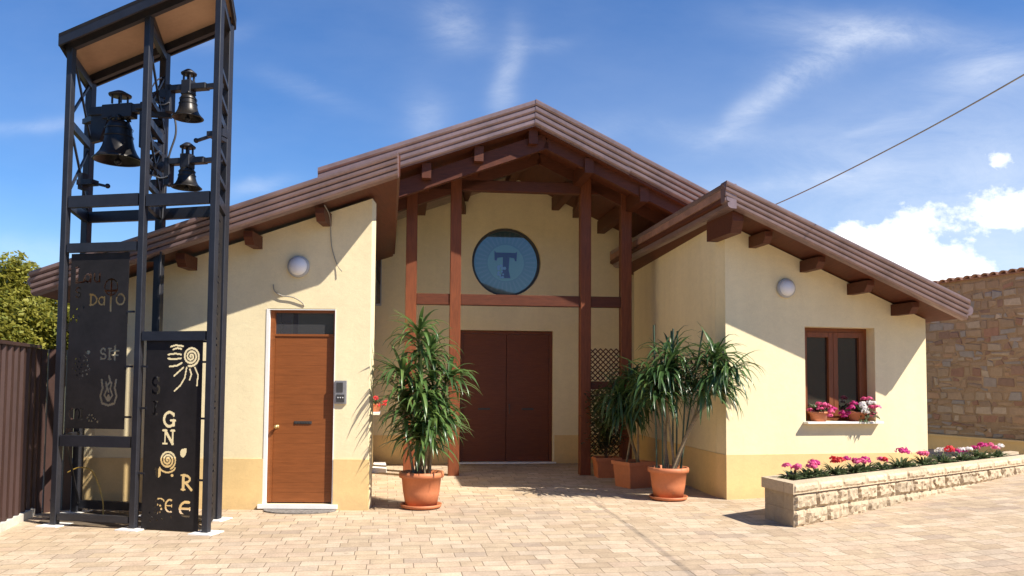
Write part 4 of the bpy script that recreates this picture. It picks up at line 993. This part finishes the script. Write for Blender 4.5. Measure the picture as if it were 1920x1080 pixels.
for i in range(7):
    a = rg.uniform(0, 6.28); top = p+Vector((.26*math.cos(a)*rg.random(), .10*math.sin(a)-.02, rg.uniform(.9, 1.55))); pts = bez([p+Vector((0, 0, .3)), (p+top)/2+Vector((rg.uniform(-.12, .12), 0, .15)), top], 6); st.tube(pts, .008, 5)
    for k in range(190):
        q = rg.choice(pts[3:])+Vector((rg.gauss(0, .10), rg.gauss(0, .07), rg.gauss(0, .10)))
        strap_leaf(fo, q, rg.uniform(0, 6.28), rg.uniform(-.4, .8), rg.uniform(.06, .11), rg.uniform(.035, .055), 1.0, 2)
st.build('stem', 'bark', t); fo.build('foliage', 'shrub', t)

# bedding flowers
def bloom(mb, p, r, rng, n=26, sq=.75):
    for i in range(n):
        d = Vector((rng.gauss(0, 1), rng.gauss(0, 1), abs(rng.gauss(0, 1))*.9)).normalized(); c = p+Vector((d.x*r, d.y*r, d.z*r*sq))*rng.uniform(.6, 1.05)
        s_ = rng.uniform(.014, .024); a = d.cross(Vector((.3, .2, 1))).normalized()*s_; b = d.cross(a).normalized()*s_
        mb.add([c-a, c-b*.9, c+a, c+b*.9, c+d*.006], [(0, 1, 4), (1, 2, 4), (2, 3, 4), (3, 0, 4)])
def tuft(mb, p, r, h, rng, n):
    for i in range(n):
        a = rng.uniform(0, 6.28); q = p+Vector((math.cos(a)*r*.4*rng.random(), math.sin(a)*r*.4*rng.random(), h*.15*rng.random()))
        strap_leaf(mb, q, a, rng.uniform(.15, 1.2), rng.uniform(.6, 1.1)*r, rng.uniform(.03, .045), 1.6, 3)
def bedding(p, kinds, label, rng, size=1., group='flowers planted in the block planter'):
    t = thing('flowering_plant', label, 'flowers', p, group); lf = MB(); tuft(lf, p, .16*size, .12, rng, 64); lf.build('foliage', 'bedding', t)
    for i, k in enumerate(kinds):
        m = MB()
        for j in range(2 if len(kinds) > 1 else 3):
            a = rng.uniform(0, 6.28); off = Vector((math.cos(a)*.06+(.07*(i-.5) if len(kinds) > 1 else 0), math.sin(a)*.05, rng.uniform(.12, .18)*size)); bloom(m, p+off, .06*size, rng, 34)
        m.build('blossom', k, t)
rf = random.Random(5)
def pf_(px_frac, n=-.36): return PP(px_frac, n, .47)
specs = [(.28, ['pink'], 'pink flower, first plant at the near left end of the block planter', 1.), (.62, ['pink'], 'low pink flower, second plant from the near left end of the planter', .95), (.80, ['magenta'], 'taller magenta flower, third plant from the near left end of the planter', 1.05),
         (1.22, ['red'], 'bright red flower, fourth plant from the near left end of the planter', 1.1), (1.62, ['magenta', 'pink'], 'magenta and pink flower just right of the bright red one in the planter', 1.), (1.88, ['magenta'], 'magenta flower touching the two-coloured plant in the planter', 1.05),
         (2.32, ['red', 'pink'], 'small red and pink flower in the middle of the planter', .85), (2.80, ['magenta'], 'large magenta flower mound in the middle of the planter', 1.3), (3.42, ['pink', 'red'], 'pink and red flower right of the large magenta mound in the planter', 1.15),
         (4.0, ['whitep', 'red'], 'white and red flower in the planter', 1.2), (4.62, ['magenta', 'whitep'], 'magenta and white flower toward the far end of the planter', 1.15), (5.2, ['magenta'], 'deep magenta flower, second from the far right end of the planter', 1.25), (5.75, ['pink', 'whitep'], 'pale pink flower, last plant at the far right end of the planter', 1.05)]
for u, ks, lab, sz in specs: bedding(pf_(u, -.31-.05*rf.random()), ks, lab, rf, sz)
# window sill pots
def sill_pot(p, r, kinds, label, rng, cascade):
    kinds = [(k, [(x*1.05, y-.05*rng.random(), z*1.05) for x, y, z in pts for _ in (0, 1)]) for k, pts in kinds]
    t = thing('flower_pot', label, 'flower pot', p, 'flower pots on the window sill')
    m = MB(); m.lathe(p, [(0, .002), (r*.75, .002), (r*.98, .11), (r*1.06, .112), (r*1.06, .14), (r*.95, .14), (r*.93, .12), (0, .12)], 28); m.build('pot', 'terracotta', t)
    lf = MB(); tuft(lf, p+Vector((0, 0, .13)), .16, .1, rng, 60)
    if cascade:
        for i in range(30): strap_leaf(lf, p+Vector((rng.uniform(.02, .2), -.06, rng.uniform(0, .15))), rng.uniform(-2.6, -.6), .2, .13, .035, 2.5, 3)
    lf.build('foliage', 'bedding', t)
    for k, pts in kinds:
        m = MB()
        for dx, dy, dz in pts: bloom(m, p+Vector((dx+rng.uniform(-.04, .04), dy+rng.uniform(-.05, .02), dz+rng.uniform(-.03, .03))), .055, rng, 22)
        m.build('blossom', k, t)
sill_pot(RT(1.45, -.02, 1.08), .13, [('pink', [(-.1, 0, .15), (.0, -.05, .21), (.1, -.05, .18), (.15, -.05, .10), (-.03, -.08, .17)]), ('magenta', [(.06, 0, .22), (.17, .0, .16)])], 'terracotta pot of pink flowers at the left end of the right wing window sill', rf, False)
sill_pot(RT(2.08, -.01, 1.08), .14, [('magenta', [(-.22, 0, .12), (-.15, -.03, .2), (-.08, .0, .26), (-.17, -.05, .08)]), ('whitep', [(.0, -.08, .22), (.06, -.1, .17), (.15, -.05, .25), (.02, -.1, .14)]), ('pink', [(.22, .02, .18), (.24, .03, .09), (.1, 0, .29)])], 'terracotta pot of magenta and white flowers at the right end of the window sill', rf, True)
t = thing('flower_pot', 'red geranium on a small sill on the left wing wall facing the courtyard', 'flower pot', (-2.03, 12.0, 1.155))
p = Vector((-2.03, 12.0, 1.156)); m = MB(); m.lathe(p, [(0, .002), (.06, .002), (.08, .10), (.085, .12), (.07, .12), (0, .105)], 20); m.build('pot', 'terracotta', t)
lf = MB(); tuft(lf, p+Vector((0, 0, .11)), .12, .1, rf, 40); lf.build('foliage', 'bedding', t)
m = MB()
for i in range(7): bloom(m, p+Vector((rf.uniform(-.05, .20), rf.uniform(-.12, .12), rf.uniform(.08, .26))), .05, rf, 20)
m.build('blossom', 'red', t)

# ------------------------------------------------------------------ trees behind the fence
def tree(name, p, h, r, rng, label, n):
    t = thing(name, label, 'tree', p, 'trees behind the fence'); p = Vector(p); tr, fo = MB(), MB()
    top = p+Vector((.2, .1, h*.75)); tr.tube(bez([p, p+Vector((.1, 0, h*.35)), top], 8), [.16*(1-.045*i) for i in range(17)], 9)
    cl = []
    for i in range(30):
        a = rng.uniform(0, 6.28); e = rng.uniform(-.6, 1.3); rr = r*rng.uniform(.45, 1.0)
        cl.append((p+Vector((math.cos(a)*math.cos(e)*rr, math.sin(a)*math.cos(e)*rr, h*.62+math.sin(e)*rr*.95)), rng.uniform(.3, .6)*r*.55))
    for c, cr in cl[:10]: tr.tube(bez([p+Vector((.08, 0, h*rng.uniform(.3, .6))), (p+Vector((0, 0, h*.55)))*.5+c*.5, c], 4), [.05-.004*i for i in range(9)], 6)
    for c, cr in cl:
        for k in range(n):
            d = Vector((rng.gauss(0, 1), rng.gauss(0, 1), rng.gauss(0, 1))).normalized()*cr*rng.random()**.45
            q = c+d; s_ = rng.uniform(.035, .07); ax = Vector((rng.gauss(0, 1), rng.gauss(0, 1), rng.gauss(0, .7))).normalized(); b = ax.cross(Vector((rng.random(), rng.random(), 1))).normalized()
            fo.add([q-ax*s_, q-b*s_*.55, q+ax*s_, q+b*s_*.55], [(0, 1, 2, 3)])
    tr.build('trunk', 'bark', t); fo.build('crown', 'tree', t)
rt = random.Random(11)
tree('tree', (-9.9, 15.2, -.05), 3.75, 1.6, rt, 'taller yellowish-green tree behind the brown fence at the left edge', 1100)
tree('tree', (-8.45, 14.6, -.05), 3.0, 1.15, rt, 'lower yellowish-green tree between the fence and the left wing eave', 800)
